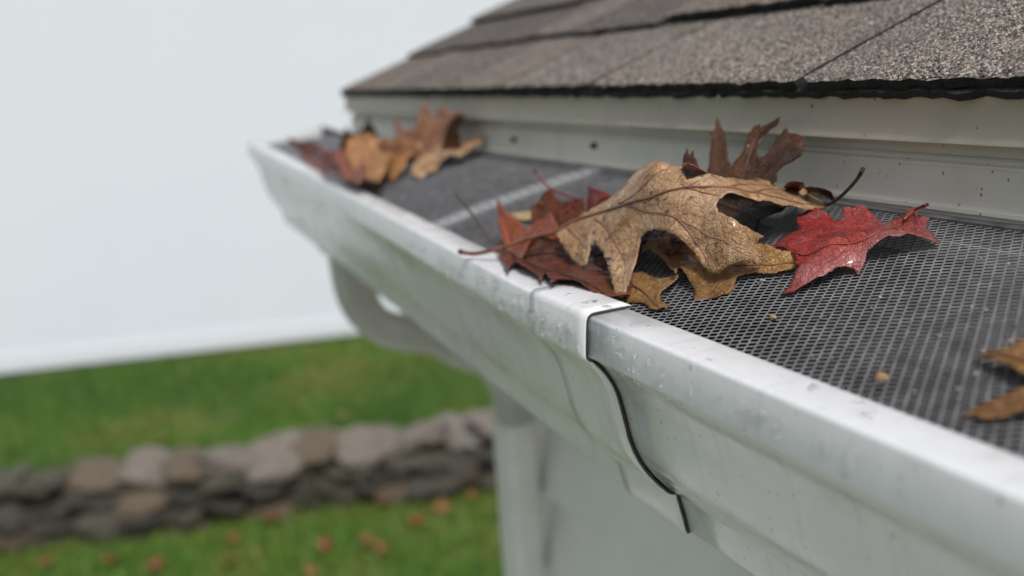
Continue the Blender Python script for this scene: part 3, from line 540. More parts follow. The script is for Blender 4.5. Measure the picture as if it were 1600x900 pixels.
# leaf outlines, bends, ribs and stems in each leaf's own plane, in units of 0.1 mm
LEAVES = {"hero":{"o":[-0.01662,0.04936,0.02435],"m":[[0.9907,0.0572,-0.1235],[-0.0,0.9074,0.4202],[0.1361,-0.4163,0.899]],"cp":[[-618,-207,-102],[-328,-47,22],[-47,-21,128],[80,48,154],[180,146,119],[199,386,-85],[213,540,-213],[-111,84,193],[-79,158,143],[-62,-137,3],[54,-344,-87],[-58,-305,-59],[316,-109,-52],[166,-108,60],[403,30,-75],[347,4,55],[-322,-290,-118],[-318,-210,-60],[-322,50,57],[56,417,-69],[250,-85,-14]],"out":[[-618,-207],[-603,-155],[-567,-111],[-499,-46],[-417,21],[-371,44],[-419,99],[-436,178],[-420,248],[-400,268],[-72,106],[-114,183],[-6,105],[54,73],[74,111],[87,151],[121,183],[80,289],[7,403],[31,448],[87,455],[79,512],[65,584],[129,541],[177,538],[213,546],[256,410],[251,344],[264,292],[247,256],[259,200],[244,160],[225,133],[217,110],[217,71],[226,45],[248,29],[296,26],[336,38],[357,73],[367,100],[373,66],[381,40],[390,39],[403,42],[406,26],[396,-14],[370,-53],[353,-72],[338,-93],[316,-111],[286,-114],[243,-103],[214,-98],[183,-106],[157,-111],[127,-113],[55,-116],[-19,-121],[-47,-137],[-6,-186],[22,-227],[38,-272],[50,-322],[56,-346],[40,-357],[23,-355],[5,-360],[-8,-338],[-65,-303],[-140,-263],[-215,-228],[-287,-206],[-318,-214],[-313,-239],[-288,-277],[-317,-294],[-387,-282],[-472,-261],[-555,-232]],"ribs":[[[-632,-197],[-559,-117],[-416,-65],[-238,-50],[-47,-21],[80,48],[137,92],[180,146],[206,227],[205,380],[210,526]],[[-235,-53],[-155,-58],[-65,-64],[120,-64],[206,-44],[316,-33],[372,-20],[404,29]],[[-297,-40],[-139,-1],[-59,86]],[[-441,-97],[-312,-129],[-219,-164],[-123,-202],[-36,-246],[36,-323]],[[-584,-165],[-497,-183],[-408,-211],[-329,-264]],[[83,45],[174,71],[212,89]],[[180,146],[134,271],[56,416]],[[120,-64],[181,-70],[241,-78],[299,-103]],[[80,48],[85,79],[94,116]],[[206,227],[105,416],[83,538]]],"stem":[[-1071,-506,-141],[-1026,-494,-143],[-964,-467,-144],[-864,-391,-133],[-783,-291,-125],[-635,-195,-101]]},"hero_curl":{"o":[-0.01318,0.05789,0.04291],"m":[[0.993,0.0524,0.1058],[0.0,-0.8962,0.4437],[0.118,-0.4406,-0.8899]],"cp":[[-48,44,-7],[-22,-26,15],[13,-72,-9],[57,55,1]],"out":[[-37,60],[-76,15],[-179,-96],[-39,-40],[15,-71],[48,-5],[68,52],[64,81],[46,98]],"ribs":[],"stem":[]},"russet":{"o":[-0.11154,0.03221,0.01077],"m":[[0.9946,0.0761,-0.0703],[-0.0,0.6787,0.7345],[0.1036,-0.7305,0.675]],"cp":[[-388,111,14],[-69,-135,-22],[66,103,-6],[-5,31,-15],[128,-140,26],[269,30,3]],"out":[[-391,114],[-310,80],[-198,52],[-86,31],[-34,23],[11,41],[43,74],[67,107],[73,134],[177,89],[269,30],[242,-1],[176,1],[101,-6],[101,-61],[139,-134],[71,-155],[-53,-140],[-130,-96],[-205,-45],[-270,2],[-345,62]],"ribs":[[[64,-136],[-126,-43],[-274,45],[-377,106]],[[-23,-98],[24,-17],[69,90]]],"stem":[]},"chestnut":{"o":[-0.08205,0.03038,0.00597],"m":[[0.9985,0.0374,-0.039],[0.0,0.7219,0.692],[0.0541,-0.691,0.7208]],"cp":[[-203,-73,-9],[-188,48,5],[-72,103,4],[292,-36,-2],[88,-82,12],[83,39,-10]],"out":[[-213,-75],[-242,-17],[-197,50],[-144,71],[-82,108],[7,83],[80,42],[167,30],[246,3],[312,-41],[256,-73],[91,-85],[-67,-89]],"ribs":[[[-192,-71],[-53,-20],[102,5],[265,-25]],[[-53,-20],[-65,87]]],"stem":[]},"rim":{"o":[-0.05562,0.01776,0.00306],"m":[[0.9999,0.0008,-0.0104],[0.0,0.9971,0.0758],[0.0104,-0.0758,0.9971]],"cp":[[-608,12,-7],[-183,-138,6],[73,-70,6],[199,-130,6],[296,-21,2],[435,15,-16],[-26,232,15],[-187,100,-11]],"out":[[-608,12],[-436,-49],[-172,-143],[-250,-94],[-286,-55],[-172,-71],[-114,-67],[-23,-75],[58,-106],[-17,-45],[91,-80],[206,-134],[144,-71],[216,-42],[312,-31],[398,-17],[454,8],[471,47],[293,182],[30,262],[-161,281],[-241,229],[-265,111],[-396,40],[-581,53]],"ribs":[[[-588,46],[-385,35],[-137,12],[164,-4],[357,9]]],"stem":[[-1102,39,202],[-1058,33,191],[-898,23,140],[-754,11,78],[-652,45,4],[-547,42,-16]]},"amber":{"o":[-0.11881,0.0536,0.01984],"m":[[0.9471,0.2707,-0.1721],[0.0,0.5365,0.8439],[0.3208,-0.7993,0.5082]],"cp":[[-109,-126,-12],[-109,29,9],[-64,62,6],[119,79,-19],[163,-44,15]],"out":[[-149,-47],[-107,-17],[-109,29],[-89,55],[-66,65],[-35,40],[24,23],[71,49],[123,80],[186,18],[174,-30],[152,-54],[69,-95],[-6,-129],[-104,-135]],"ribs":[[[90,62],[66,-8],[3,-83]],[[66,-8],[-82,-14]]],"stem":[[-329,151,-83],[-294,135,-71],[-199,98,-30],[-112,73,-6],[-25,62,5],[104,59,2]]},"crimson":{"o":[-0.0921,0.06073,0.02375],"m":[[0.9995,-0.03,0.0098],[0.0,0.3101,0.9507],[-0.0316,-0.9502,0.31]],"cp":[[-89,-54,-2],[-101,52,2],[83,39,-2],[107,-36,2]],"out":[[-93,-57],[-103,-3],[-108,54],[-43,54],[27,48],[90,36],[164,28],[137,-39],[31,-68]],"ribs":[[[-55,-59],[-1,-2],[79,35]]],"stem":[]},"sliver":{"o":[-0.16247,0.05746,0.009],"m":[[1.0,0.0001,-0.0002],[0.0,0.919,0.3944],[0.0002,-0.3944,0.919]],"cp":[[-138,-23,0],[17,46,0],[121,-23,0]],"out":[[-138,-23],[-97,7],[-48,31],[28,48],[131,-20],[58,-38],[-31,-39]],"ribs":[],"stem":[]},"rustlobe":{"o":[-0.00893,0.03124,0.00344],"m":[[1.0,-0.0009,0.0019],[0.0,0.8973,0.4413],[-0.0021,-0.4413,0.8973]],"cp":[[-86,-62,1],[132,-95,2],[193,-53,-2],[46,107,2],[-76,42,-5],[-209,62,2]],"out":[[-66,-95],[-101,-54],[-171,33],[-138,67],[-49,61],[3,81],[44,114],[76,79],[78,48],[72,14],[87,-14],[115,-36],[154,-45],[196,-52],[199,-67],[168,-72],[160,-87],[132,-95],[94,-81],[62,-76],[7,-91]],"ribs":[[[-146,-3],[-10,-23],[93,-53],[157,-72]],[[-10,-23],[43,34],[48,95]]],"stem":[]},"tanunder":{"o":[0.00657,0.0513,0.01121],"m":[[0.9829,0.069,-0.1705],[0.0,0.927,0.3752],[0.1839,-0.3688,0.9112]],"cp":[[-310,-101,6],[-168,-101,-9],[-81,-120,20],[39,-160,-14],[143,-110,5],[99,-7,-2],[198,84,-5],[239,156,-7],[180,177,11],[-49,132,4],[-290,51,-10]],"out":[[-311,-113],[-308,-87],[-261,-79],[-214,-85],[-152,-109],[-79,-134],[-107,-100],[-85,-99],[-37,-117],[12,-133],[41,-168],[70,-167],[81,-148],[112,-144],[135,-121],[151,-97],[141,-61],[120,-35],[101,-6],[115,21],[139,45],[173,56],[200,81],[212,106],[226,126],[241,154],[211,158],[217,193],[184,188],[158,162],[74,156],[-65,147],[-231,133],[-343,64],[-362,-34]],"ribs":[[[-304,-34],[-165,9],[26,29],[148,98],[219,165]],[[-165,9],[-11,-60],[95,-129]],[[-276,-26],[-181,-69],[-83,-124]]],"stem":[]},"shadeleaf":{"o":[-0.01799,0.09019,0.02353],"m":[[0.9849,0.069,-0.1587],[-0.0,0.9171,0.3987],[0.173,-0.3926,0.9033]],"cp":[[-274,24,-1],[-6,-77,1],[79,70,13],[86,103,-11],[115,-121,-2]],"out":[[-319,0],[-303,58],[-179,89],[-30,89],[83,113],[110,28],[82,-20],[67,-49],[86,-87],[120,-126],[45,-128],[-94,-119],[-203,-77]],"ribs":[[[-254,-23],[-53,-31],[62,-55]]],"stem":[]},"underdark":{"o":[-0.03858,0.04382,0.01212],"m":[[0.9999,0.0094,-0.0139],[0.0,0.8269,0.5624],[0.0168,-0.5623,0.8268]],"cp":[[-278,-30,-3],[-47,122,0],[239,98,3],[102,-14,-13],[10,-152,3],[-26,-24,10]],"out":[[-302,-25],[-253,32],[-215,63],[-129,95],[-55,129],[36,146],[130,138],[259,95],[239,58],[246,13],[148,22],[97,6],[108,-27],[98,-54],[108,-110],[51,-121],[19,-160],[-67,-141],[-131,-134]],"ribs":[[[-160,-93],[-42,-29],[57,68],[230,90]],[[-42,-29],[86,-91]],[[16,30],[2,118]]],"stem":[]},"upright":{"o":[-0.03331,0.1021,0.04661],"m":[[1.0,-0.0001,0.0001],[0.0,0.6688,0.7435],[-0.0002,-0.7435,0.6688]],"cp":[[-189,-124,11],[-349,137,17],[-73,-96,-5],[-34,146,-15],[12,169,-8],[25,-28,-38],[121,102,12],[311,0,28],[234,-130,-8],[-58,-175,6]],"out":[[-180,-148],[-192,-121],[-247,-38],[-294,27],[-334,57],[-319,80],[-351,140],[-287,92],[-242,67],[-184,5],[-119,-64],[-73,-96],[-75,-53],[-78,5],[-104,68],[-105,107],[-91,137],[-72,120],[-34,146],[10,172],[20,141],[-14,116],[-35,82],[-33,48],[-9,-5],[26,-28],[57,-13],[75,33],[73,71],[98,92],[118,105],[156,76],[188,79],[223,71],[265,38],[290,7],[319,0],[302,-34],[276,-51],[223,-72],[199,-103],[241,-139],[192,-164],[65,-195],[-42,-203],[-129,-191]],"ribs":[[[62,-192],[4,-116],[-37,-24],[-65,70],[1,166]],[[20,-142],[-105,-118],[-223,-9],[-334,117]],[[2,-101],[110,-69],[168,3],[217,60]]],"stem":[]},"backtip":{"o":[-0.02699,0.065,0.04608],"m":[[0.9942,0.0936,-0.0522],[0.0,0.4875,0.8731],[0.1072,-0.8681,0.4846]],"cp":[[-26,-35,1],[-42,36,-2],[13,23,2],[54,-24,-2]],"out":[[-30,-41],[-37,-9],[-43,19],[-48,46],[-20,21],[-7,19],[-3,38],[19,13],[49,-14],[71,-43],[28,-55]],"ribs":[],"stem":[]},"curled":{"o":[0.00013,0.10409,0.03134],"m":[[0.9989,0.0219,0.0414],[-0.0,-0.8841,0.4674],[0.0469,-0.4669,-0.8831]],"cp":[[-1,61,1],[37,-60,1],[17,26,-2],[-54,-27,0]],"out":[[-7,68],[34,77],[53,55],[60,19],[61,-13],[34,-67],[-4,-101],[20,-57],[13,-26],[-21,-17],[-62,-13]],"ribs":[[[-9,51],[28,21],[29,-62]]],"stem":[[333,157,-44],[321,147,-33],[280,114,-18],[191,46,-3],[111,-9,11],[40,-47,27],[-14,-56,43]]},"darkbit":{"o":[-0.0042,0.09715,0.03399],"m":[[0.9434,0.1088,0.3132],[0.0,-0.9446,0.3283],[0.3315,-0.3097,-0.8912]],"cp":[[-30,27,0],[58,19,0],[-27,-46,0]],"out":[[-44,19],[-2,42],[34,46],[63,25],[26,-24],[-33,-52],[-56,-27]],"ribs":[],"stem":[]},"red":{"o":[0.03679,0.08379,0.02043],"m":[[0.9993,0.0107,-0.0371],[0.0,0.9606,0.2779],[0.0386,-0.2777,0.9599]],"cp":[[-262,-142,-3],[-233,-8,15],[-306,149,-12],[-150,135,-5],[-142,193,4],[11,156,-10],[67,237,21],[95,290,-29],[239,146,-21],[193,29,30],[138,-71,20],[145,-125,-33],[111,-186,2],[41,-350,-37],[-28,-217,-3],[23,-71,31],[59,-167,30]],"out":[[-262,-142],[-243,-133],[-232,-119],[-241,-87],[-252,-54],[-245,-28],[-233,-7],[-324,67],[-332,116],[-326,143],[-311,155],[-238,135],[-179,113],[-154,132],[-204,179],[-184,192],[-158,190],[-145,209],[-120,208],[-76,191],[-21,174],[12,155],[29,183],[52,209],[30,277],[14,318],[107,212],[94,285],[147,200],[193,180],[239,148],[234,115],[219,96],[201,60],[194,27],[163,12],[150,-28],[135,-67],[143,-85],[143,-108],[147,-128],[125,-119],[112,-147],[110,-186],[105,-233],[95,-246],[86,-274],[78,-297],[71,-320],[50,-352],[30,-348],[20,-303],[6,-270],[-15,-233],[-30,-208],[-71,-199],[-66,-179],[-140,-150],[-198,-148]],"ribs":[[[40,278],[89,128],[104,-5],[39,-87],[-46,-154],[-239,-141]],[[104,-5],[-82,125],[-141,185]],[[63,-52],[-134,25],[-298,75]],[[63,-52],[77,-188],[46,-336]],[[96,-27],[127,-80],[142,-120]],[[98,104],[170,126],[235,145]]],"stem":[[164,202,75],[157,201,70],[116,221,48],[80,229,26],[92,163,23]]},"near":{"o":[0.13365,0.03794,0.00719],"m":[[0.9969,-0.0315,0.0721],[0.0,0.9166,0.3998],[-0.0787,-0.3985,0.9138]],"cp":[[-164,71,-14],[-46,102,23],[-1,27,0],[-38,-145,-11],[52,-38,26],[78,-86,1],[119,70,-26]],"out":[[-166,70],[-150,88],[-117,86],[-88,90],[-70,108],[-47,151],[29,177],[118,144],[180,61],[180,-27],[129,-52],[78,-86],[50,-120],[27,-137],[0,-140],[-39,-149],[-25,-117],[10,-77],[51,-37],[63,-2],[46,13],[0,26],[-56,43],[-101,51]],"ribs":[[[147,92],[85,81],[-28,69],[-151,72]],[[89,75],[98,-22],[26,-102],[-30,-143]]],"stem":[]},"p_darkred":{"o":[-0.5775,0.04094,0.02308],"m":[[0.9883,0.0967,-0.1178],[0.0,0.773,0.6344],[0.1524,-0.627,0.764]],"cp":[[-535,11,28],[177,96,3],[-119,-19,-48],[478,-87,18]],"out":[[-542,16],[-430,46],[-282,53],[-134,106],[152,108],[562,56],[598,-20],[797,-109],[523,-109],[90,-33],[-153,-28],[-365,-10]],"ribs":[[[-493,10],[-118,36],[715,-83]]],"stem":[]},"p_maroon":{"o":[-0.4525,0.03392,0.01879],"m":[[0.9966,0.016,-0.0812],[0.0,0.9811,0.1935],[0.0828,-0.1929,0.9777]],"cp":[[-478,43,16],[-275,116,-11],[626,-69,10],[127,-91,-14]],"out":[[-426,-1],[-527,98],[-396,134],[-137,104],[281,35],[793,-96],[616,-115],[377,-116],[91,-117],[-208,-58]],"ribs":[[[-458,65],[31,18],[733,-92]]],"stem":[]},"p_pink":{"o":[-0.40875,0.03466,0.02031],"m":[[0.9946,0.0344,-0.0984],[0.0,0.944,0.33],[0.1042,-0.3282,0.9389]],"cp":[[-466,62,5],[-213,168,-3],[490,-110,6],[189,-121,-7]],"out":[[-495,15],[-490,100],[-433,196],[-59,136],[381,-8],[519,-121],[332,-117],[174,-126],[-145,-55]],"ribs":[[[428,-98],[-46,8],[-407,87]]],"stem":[]},"p_orange":{"o":[-0.402,0.04944,0.02564],"m":[[0.9838,0.0466,-0.1729],[0.0,0.9655,0.2602],[0.1791,-0.256,0.9499]],"cp":[[-594,35,22],[-282,212,-13],[122,114,-1],[179,-194,-35],[574,-167,27]],"out":[[-412,-81],[-583,30],[-561,106],[-540,183],[-402,197],[-304,222],[-143,188],[85,134],[300,-2],[589,-173],[339,-171],[242,-216],[-75,-150]],"ribs":[[[456,-186],[-42,2],[-508,113]],[[-42,2],[-79,156]]],"stem":[]},"p_tan":{"o":[-0.39117,0.06153,0.01822],"m":[[0.9693,0.1717,-0.176],[0.0,0.7157,0.6984],[0.2458,-0.677,0.6938]],"cp":[[-211,69,11],[10,192,-5],[143,-112,16],[-78,-156,-14],[136,8,-8]],"out":[[-225,64],[-170,131],[-74,189],[82,166],[70,90],[138,35],[110,-28],[150,-117],[-15,-74],[-39,-104],[-87,-165],[-179,-121],[-152,-42],[-179,20]],"ribs":[[[7,179],[-41,35],[46,-99]]],"stem":[]},"p_right":{"o":[-0.35698,0.09192,0.02647],"m":[[0.9365,0.1535,-0.3152],[-0.0,0.8991,0.4378],[0.3505,-0.4101,0.842]],"cp":[[-124,-198,2],[-110,87,2],[55,313,-6],[123,54,9],[55,-255,-6]],"out":[[-54,-290],[-143,-211],[-198,-117],[-153,-33],[-148,52],[-55,122],[-4,224],[53,321],[135,231],[104,170],[136,45],[50,8],[38,-67],[113,-163],[61,-212],[74,-267]],"ribs":[[[61,297],[-23,32],[-21,-235]]],"stem":[]},"p_brown":{"o":[-0.41655,0.09781,0.04541],"m":[[0.9969,0.0649,-0.0452],[0.0,0.5714,0.8207],[0.0791,-0.8181,0.5696]],"cp":[[-137,-231,26],[-683,53,-10],[-178,199,-2],[568,121,18],[430,-141,-32]],"out":[[-146,-256],[-383,-120],[-742,63],[-497,-2],[-250,-74],[-98,-65],[-76,15],[-228,209],[-15,137],[148,92],[176,180],[319,155],[595,142],[577,53],[564,-49],[460,-149],[210,-228]],"ribs":[[[161,-226],[69,-16],[-155,170]],[[126,-132],[310,10],[518,110]],[[119,-178],[-157,-114],[-658,35]]],"stem":[]},"p_back":{"o":[-0.40162,0.07011,0.03011],"m":[[0.8945,0.4421,-0.0657],[0.0,0.147,0.9891],[0.447,-0.8848,0.1315]],"cp":[[-262,-22,-31],[38,103,20],[238,-12,-35],[-14,-69,46]],"out":[[-307,-40],[-229,34],[-154,83],[-29,75],[36,112],[124,75],[183,75],[225,35],[265,-19],[184,-44],[139,-77],[61,-54],[-28,-80]],"ribs":[[[-240,-26],[51,22],[229,-12]]],"stem":[]},"p_dark":{"o":[-0.35203,0.09643,0.04121],"m":[[0.7917,0.538,0.2895],[-0.0,-0.4738,0.8806],[0.6109,-0.6972,-0.3751]],"cp":[[-161,-83,5],[34,91,-7],[150,97,6],[-23,-105,-4]],"out":[[-186,-85],[-93,-12],[-24,58],[40,100],[112,131],[181,98],[103,48],[46,1],[17,-109],[-93,-144]],"ribs":[[[-111,-115],[-5,-3],[124,95]]],"stem":[]},"p_left":{"o":[-0.525,0.04179,0.01635],"m":[[0.9998,0.0093,-0.0177],[0.0,0.8847,0.4661],[0.02,-0.466,0.8846]],"cp":[[-600,-14,3],[-200,142,-3],[550,-19,5],[250,-109,-5]],"out":[[-679,-26],[-742,82],[-539,90],[-459,165],[-206,151],[147,87],[490,21],[679,-75],[628,-135],[293,-122],[-164,-74]],"ribs":[[[-645,0],[-127,12],[601,-49]]],"stem":[]},"p_redtip":{"o":[-0.52006,0.08448,0.04167],"m":[[0.9546,0.2525,0.1581],[0.0,-0.5306,0.8476],[0.2979,-0.8091,-0.5065]],"cp":[[-169,-26,0],[109,95,0],[60,-68,0]],"out":[[-239,-56],[-86,15],[36,61],[121,106],[94,36],[95,-19],[56,-110]],"ribs":[],"stem":[]},"p_browntip":{"o":[-0.52968,0.06796,0.03178],"m":[[0.9238,0.2953,0.2436],[0.0,-0.6363,0.7714],[0.3828,-0.7127,-0.5879]],"cp":[[-179,-42,0],[136,123,0],[44,-81,0]],"out":[[-234,-57],[-34,47],[143,136],[115,68],[145,43],[29,-108]],"ribs":[],"stem":[]},"p_lip":{"o":[-0.67479,0.04028,-0.0021],"m":[[0.9912,0.0958,-0.0918],[-0.0,0.692,0.7219],[0.1327,-0.7155,0.6859]],"cp":[[-153,5,0],[-48,124,0],[201,-129,0]],"out":[[-161,-13],[-123,77],[-55,139],[109,103],[168,17],[124,-56],[212,-135],[6,-79]],"ribs":[],"stem":[]}}
# ---------------------------------------------------------------- fallen leaves on the gutter
def leaf_mat(name, cols, spots=.5, spot_col=(.05, .04, .035), wet=.4, rough=.5, vein=(.25, .12, .06), seed=0, gloss_tint=None, back=None):
    t = NT(name); v = t.coord('Object', loc=(seed*.37, seed*.21, seed*.11))
    n = t.noise(v, 38, 6, .62, .6); n2 = t.noise(v, 140, 5, .65); n3 = t.noise(v, 420, 4, .6)
    k = len(cols); c = t.ramp(n, [(.30+.42*i/(k-1), cols[i]) for i in range(k)])
    c = t.mix(t.ramp(n2, [(.35, .45), (.65, 0)]), c, tuple(x*.45 for x in cols[0]))
    if gloss_tint: c = t.mix(t.ramp(t.noise(v, 22, 3, .5, .3), [(.50, 0), (.62, .85)]), c, gloss_tint)  # glossy highlights of a wet leaf put into the colour as blotches
    # net of fine veins, warped so that no two meshes of the net are alike
    wn_ = t.n.new('ShaderNodeTexNoise'); wn_.inputs['Scale'].default_value = 160; wn_.inputs['Detail'].default_value = 3; t.link(v, wn_.inputs['Vector'])
    wv = t.n.new('ShaderNodeVectorMath'); wv.operation = 'MULTIPLY_ADD'; t.link(wn_.outputs['Color'], wv.inputs[0]); wv.inputs[1].default_value = (.009, .009, .009); t.link(v, wv.inputs[2])
    v0 = v; v = wv.outputs[0]
    net = t.ramp(t.voro(v, 420, 'DISTANCE_TO_EDGE'), [(0, 1), (.09, 0)])
    c = t.mix(t.math('MULTIPLY', net, .25), c, vein)
    net2 = t.ramp(t.voro(v, 130, 'DISTANCE_TO_EDGE'), [(0, 1), (.03, 0)])
    c = t.mix(t.math('MULTIPLY', net2, .13), c, vein)
    v = v0; pk = t.noise(v, 230, 2, .5, .8)
    c = t.mix(t.ramp(t.noise(v, 26, 5, .7, .4), [(.50, 0), (.66, .6)]), c, tuple(x*.55 for x in cols[0]))     # brown water stains
    # mildew: clustered small dark dots and a few larger blots
    sp = t.math('MULTIPLY', t.ramp(n3, [(.56, 0), (.64, 1)]), t.ramp(t.noise(v, 55, 3, .6), [(.46, 0), (.6, 1)]))
    bl = t.ramp(t.noise(v, 95, 2, .5), [(.67, 0), (.71, 1)])
    c = t.mix(t.math('MULTIPLY', t.math('MAXIMUM', sp, bl), spots), c, spot_col)
    hgt = t.math('ADD', t.math('MULTIPLY', net2, -.35), t.math('ADD', t.math('MULTIPLY', net, -.2), t.math('ADD', t.math('MULTIPLY', n2, 1.2), t.math('MULTIPLY', pk, 1.6))))
    t.bump(hgt, .8, .0012)
    rg = t.ramp(t.noise(v, 45, 4, .6), [(.42, rough), (.6, max(.08, rough*(1-wet)))])
    if back:
        g = t.n.new('ShaderNodeNewGeometry'); c = t.mix(g.outputs['Backfacing'], c, back)
    cw = t.ramp(t.noise(v, 60, 4, .6), [(.46, wet*.15), (.60, min(1.0, wet))])     # water film in patches
    return t.set(Base_Color=c, Roughness=rg, Coat_Weight=cw, Coat_Roughness=.06, Specular_IOR_Level=.3)
LM = {
 'tan': leaf_mat('leaf_tan', [(.26, .13, .055), (.47, .28, .14), (.62, .42, .26), (.58, .41, .30)], 1.0, (.06, .05, .045), .4, .40, (.17, .085, .045), 1),
 'ochre': leaf_mat('leaf_ochre', [(.17, .075, .022), (.34, .18, .06), (.44, .25, .095)], .5, (.05, .035, .02), .6, .38, (.16, .07, .03), 2),
 'chestnut': leaf_mat('leaf_chestnut', [(.085, .018, .006), (.18, .045, .014), (.28, .09, .03)], .4, (.03, .014, .01), .95, .28, (.09, .03, .015), 3),
 'russet': leaf_mat('leaf_russet', [(.20, .045, .015), (.35, .09, .035), (.45, .16, .08)], .45, (.07, .03, .02), .7, .36, (.17, .05, .03), 4),
 'maroon': leaf_mat('leaf_maroon', [(.07, .012, .008), (.16, .03, .016), (.24, .06, .03)], .3, (.025, .012, .01), .75, .34, (.08, .015, .01), 5),
 'crimson': leaf_mat('leaf_crimson', [(.16, .010, .008), (.28, .018, .012), (.36, .035, .02)], .2, (.05, .01, .01), .6, .4, (.12, .012, .01), 6),
 'red': leaf_mat('leaf_red', [(.27, .022, .020), (.40, .045, .036), (.44, .085, .065)], .35, (.075, .03, .035), 1.0, .28, (.22, .02, .018), 7, gloss_tint=(.40, .19, .19)),
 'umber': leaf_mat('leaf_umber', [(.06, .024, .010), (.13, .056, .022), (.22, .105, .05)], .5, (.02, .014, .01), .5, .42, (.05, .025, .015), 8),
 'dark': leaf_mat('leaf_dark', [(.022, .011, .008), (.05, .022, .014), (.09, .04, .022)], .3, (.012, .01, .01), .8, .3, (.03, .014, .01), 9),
 'straw': leaf_mat('leaf_straw', [(.50, .33, .15), (.60, .43, .23), (.66, .5, .3)], .2, (.2, .12, .06), .2, .5, (.4, .25, .12), 10),
 'rust': leaf_mat('leaf_rust', [(.17, .06, .02), (.33, .14, .06), (.46, .24, .13)], .4, (.07, .03, .02), .5, .42, (.15, .06, .03), 12),
 'orange': leaf_mat('leaf_orange', [(.34, .15, .055), (.50, .25, .10), (.60, .36, .19)], .35, (.10, .05, .02), .3, .5, (.25, .1, .03), 11),
}
M_STEM = flat('leaf_stem_brown', (.20, .085, .05), .4, (300, .4, .0006), .35, 200)
M_STEMR = flat('leaf_stem_red', (.20, .045, .03), .35, (300, .4, .0006), .35, 200)
M_STEMD = flat('leaf_stem_dark', (.075, .04, .025), .45, (300, .4, .0006), .35, 200)
M_TIP = flat('leaf_stem_cut_end', (.02, .015, .012), .6)
def tps_fit(Pc, w, lam=.02):
    n = len(Pc); d = np.linalg.norm(Pc[:, None]-Pc[None], axis=-1); K = d*d*np.log(d+1e-9)+lam*np.eye(n); Q = np.c_[np.ones(n), Pc]
    return np.linalg.lstsq(np.block([[K, Q], [Q.T, np.zeros((3, 3))]]), np.r_[w, 0, 0, 0], rcond=None)[0]
def tps_eval(c, Pc, X):
    d = np.linalg.norm(X[:, None]-Pc[None], axis=-1)
    return (d*d*np.log(d+1e-9))@c[:len(Pc)]+np.c_[np.ones(len(X)), X]@c[len(Pc):]
def seg_dist(X, poly, closed=False):
    P = np.array(poly); A_ = P if closed else P[:-1]; B_ = np.roll(P, -1, 0) if closed else P[1:]; best = np.full(len(X), 1e9)
    for p_, q_ in zip(A_, B_):
        d = q_-p_; t_ = np.clip(((X-p_)@d)/max(d@d, 1e-12), 0, 1); best = np.minimum(best, np.linalg.norm(X-(p_+t_[:, None]*d), axis=1))
    return best
def inside(X, poly):
    P = np.array(poly); r = np.zeros(len(X), bool); Q = np.roll(P, -1, 0)
    for (x0, y0), (x1, y1) in zip(P, Q):
        if y0 == y1: continue
        c_ = ((y0 > X[:, 1]) != (y1 > X[:, 1])) & (X[:, 0] < (x1-x0)*(X[:, 1]-y0)/(y1-y0)+x0); r ^= c_
    return r
class Leaf:
    """thin curved blade grown inside an outline (leaf-plane millimetres), bent by a thin-plate surface"""
    def __init__(s, key):
        d = LEAVES[key]; s.d = d; s.cp = np.array(d['cp'], float)*1e-4; s.out = np.array(d['out'], float)*1e-4
        s.c = tps_fit(s.cp[:, :2]*100, s.cp[:, 2]*1000) if len(s.cp) > 3 else None
        s.ribs = [np.array(resample(np.array(r, float)*1e-4, .0012)) for r in d['ribs']]
        s.seed = sum(map(ord, key))
    def w(s, X, wr=.00035, curl=.0012, amp=.0007):
        z = tps_eval(s.c, s.cp[:, :2]*100, X*100)*.001 if s.c is not None else np.zeros(len(X))
        z = np.clip(z, -.05, .05)
        q = s.seed*.731
        z += np.array([amp*noise.noise(Vector((x*75, y*75, q)))+wr*noise.noise(Vector((x*230, y*230, q+5))) for x, y in X])
        if s.ribs:
            dr = np.min([seg_dist(X, r) for r in s.ribs], axis=0); z -= .0007*np.exp(-(dr/.0022))
        de = seg_dist(X, s.out, True); sg = np.array([noise.noise(Vector((x*60, y*60, q+9))) for x, y in X])
        z += curl*np.exp(-de/.0028)*(.25+1.4*sg)
        return z
    def blade(s, step=.0016, edge=.0009, **k):
        r_ = random.Random(s.seed); O = []
        n = len(s.out)
        for i in range(n):
            p_, q_ = s.out[i], s.out[(i+1) % n]; L = np.linalg.norm(q_-p_); m = max(1, int(L/edge)); nn = np.array((-(q_-p_)[1], (q_-p_)[0]))/max(L, 1e-9)
            for j in range(m):
                x = p_+(q_-p_)*j/m; O.append(x+nn*(r_.gauss(0, .00016) if j else 0))
        O = np.array(O); lo, hi = O.min(0), O.max(0); g = []
        y = lo[1]; row = 0
        while y < hi[1]:
            x = lo[0]+(step/2 if row % 2 else 0)
            while x < hi[0]: g.append((x+r_.uniform(-.2, .2)*step, y+r_.uniform(-.2, .2)*step)); x += step
            y += step*.87; row += 1
        g = np.array(g); g = g[inside(g, O)]
        if len(g): g = g[seg_dist(g, O, True) > step*.45]
        pts = [Vector(p_) for p_ in O]+[Vector(p_) for p_ in g]; m = len(O)
        r = delaunay_2d_cdt(pts, [(i, (i+1) % m) for i in range(m)], [], 1, 1e-7)
        vc = np.array([tuple(p_) for p_ in r[0]]); fc = r[2]
        cen = np.array([vc[list(f_)].mean(0) for f_ in fc]); ok = inside(cen, O)
        V = np.c_[vc, s.w(vc, **k)]
        return V.tolist(), [tuple(f_) for f_, q in zip(fc, ok) if q]
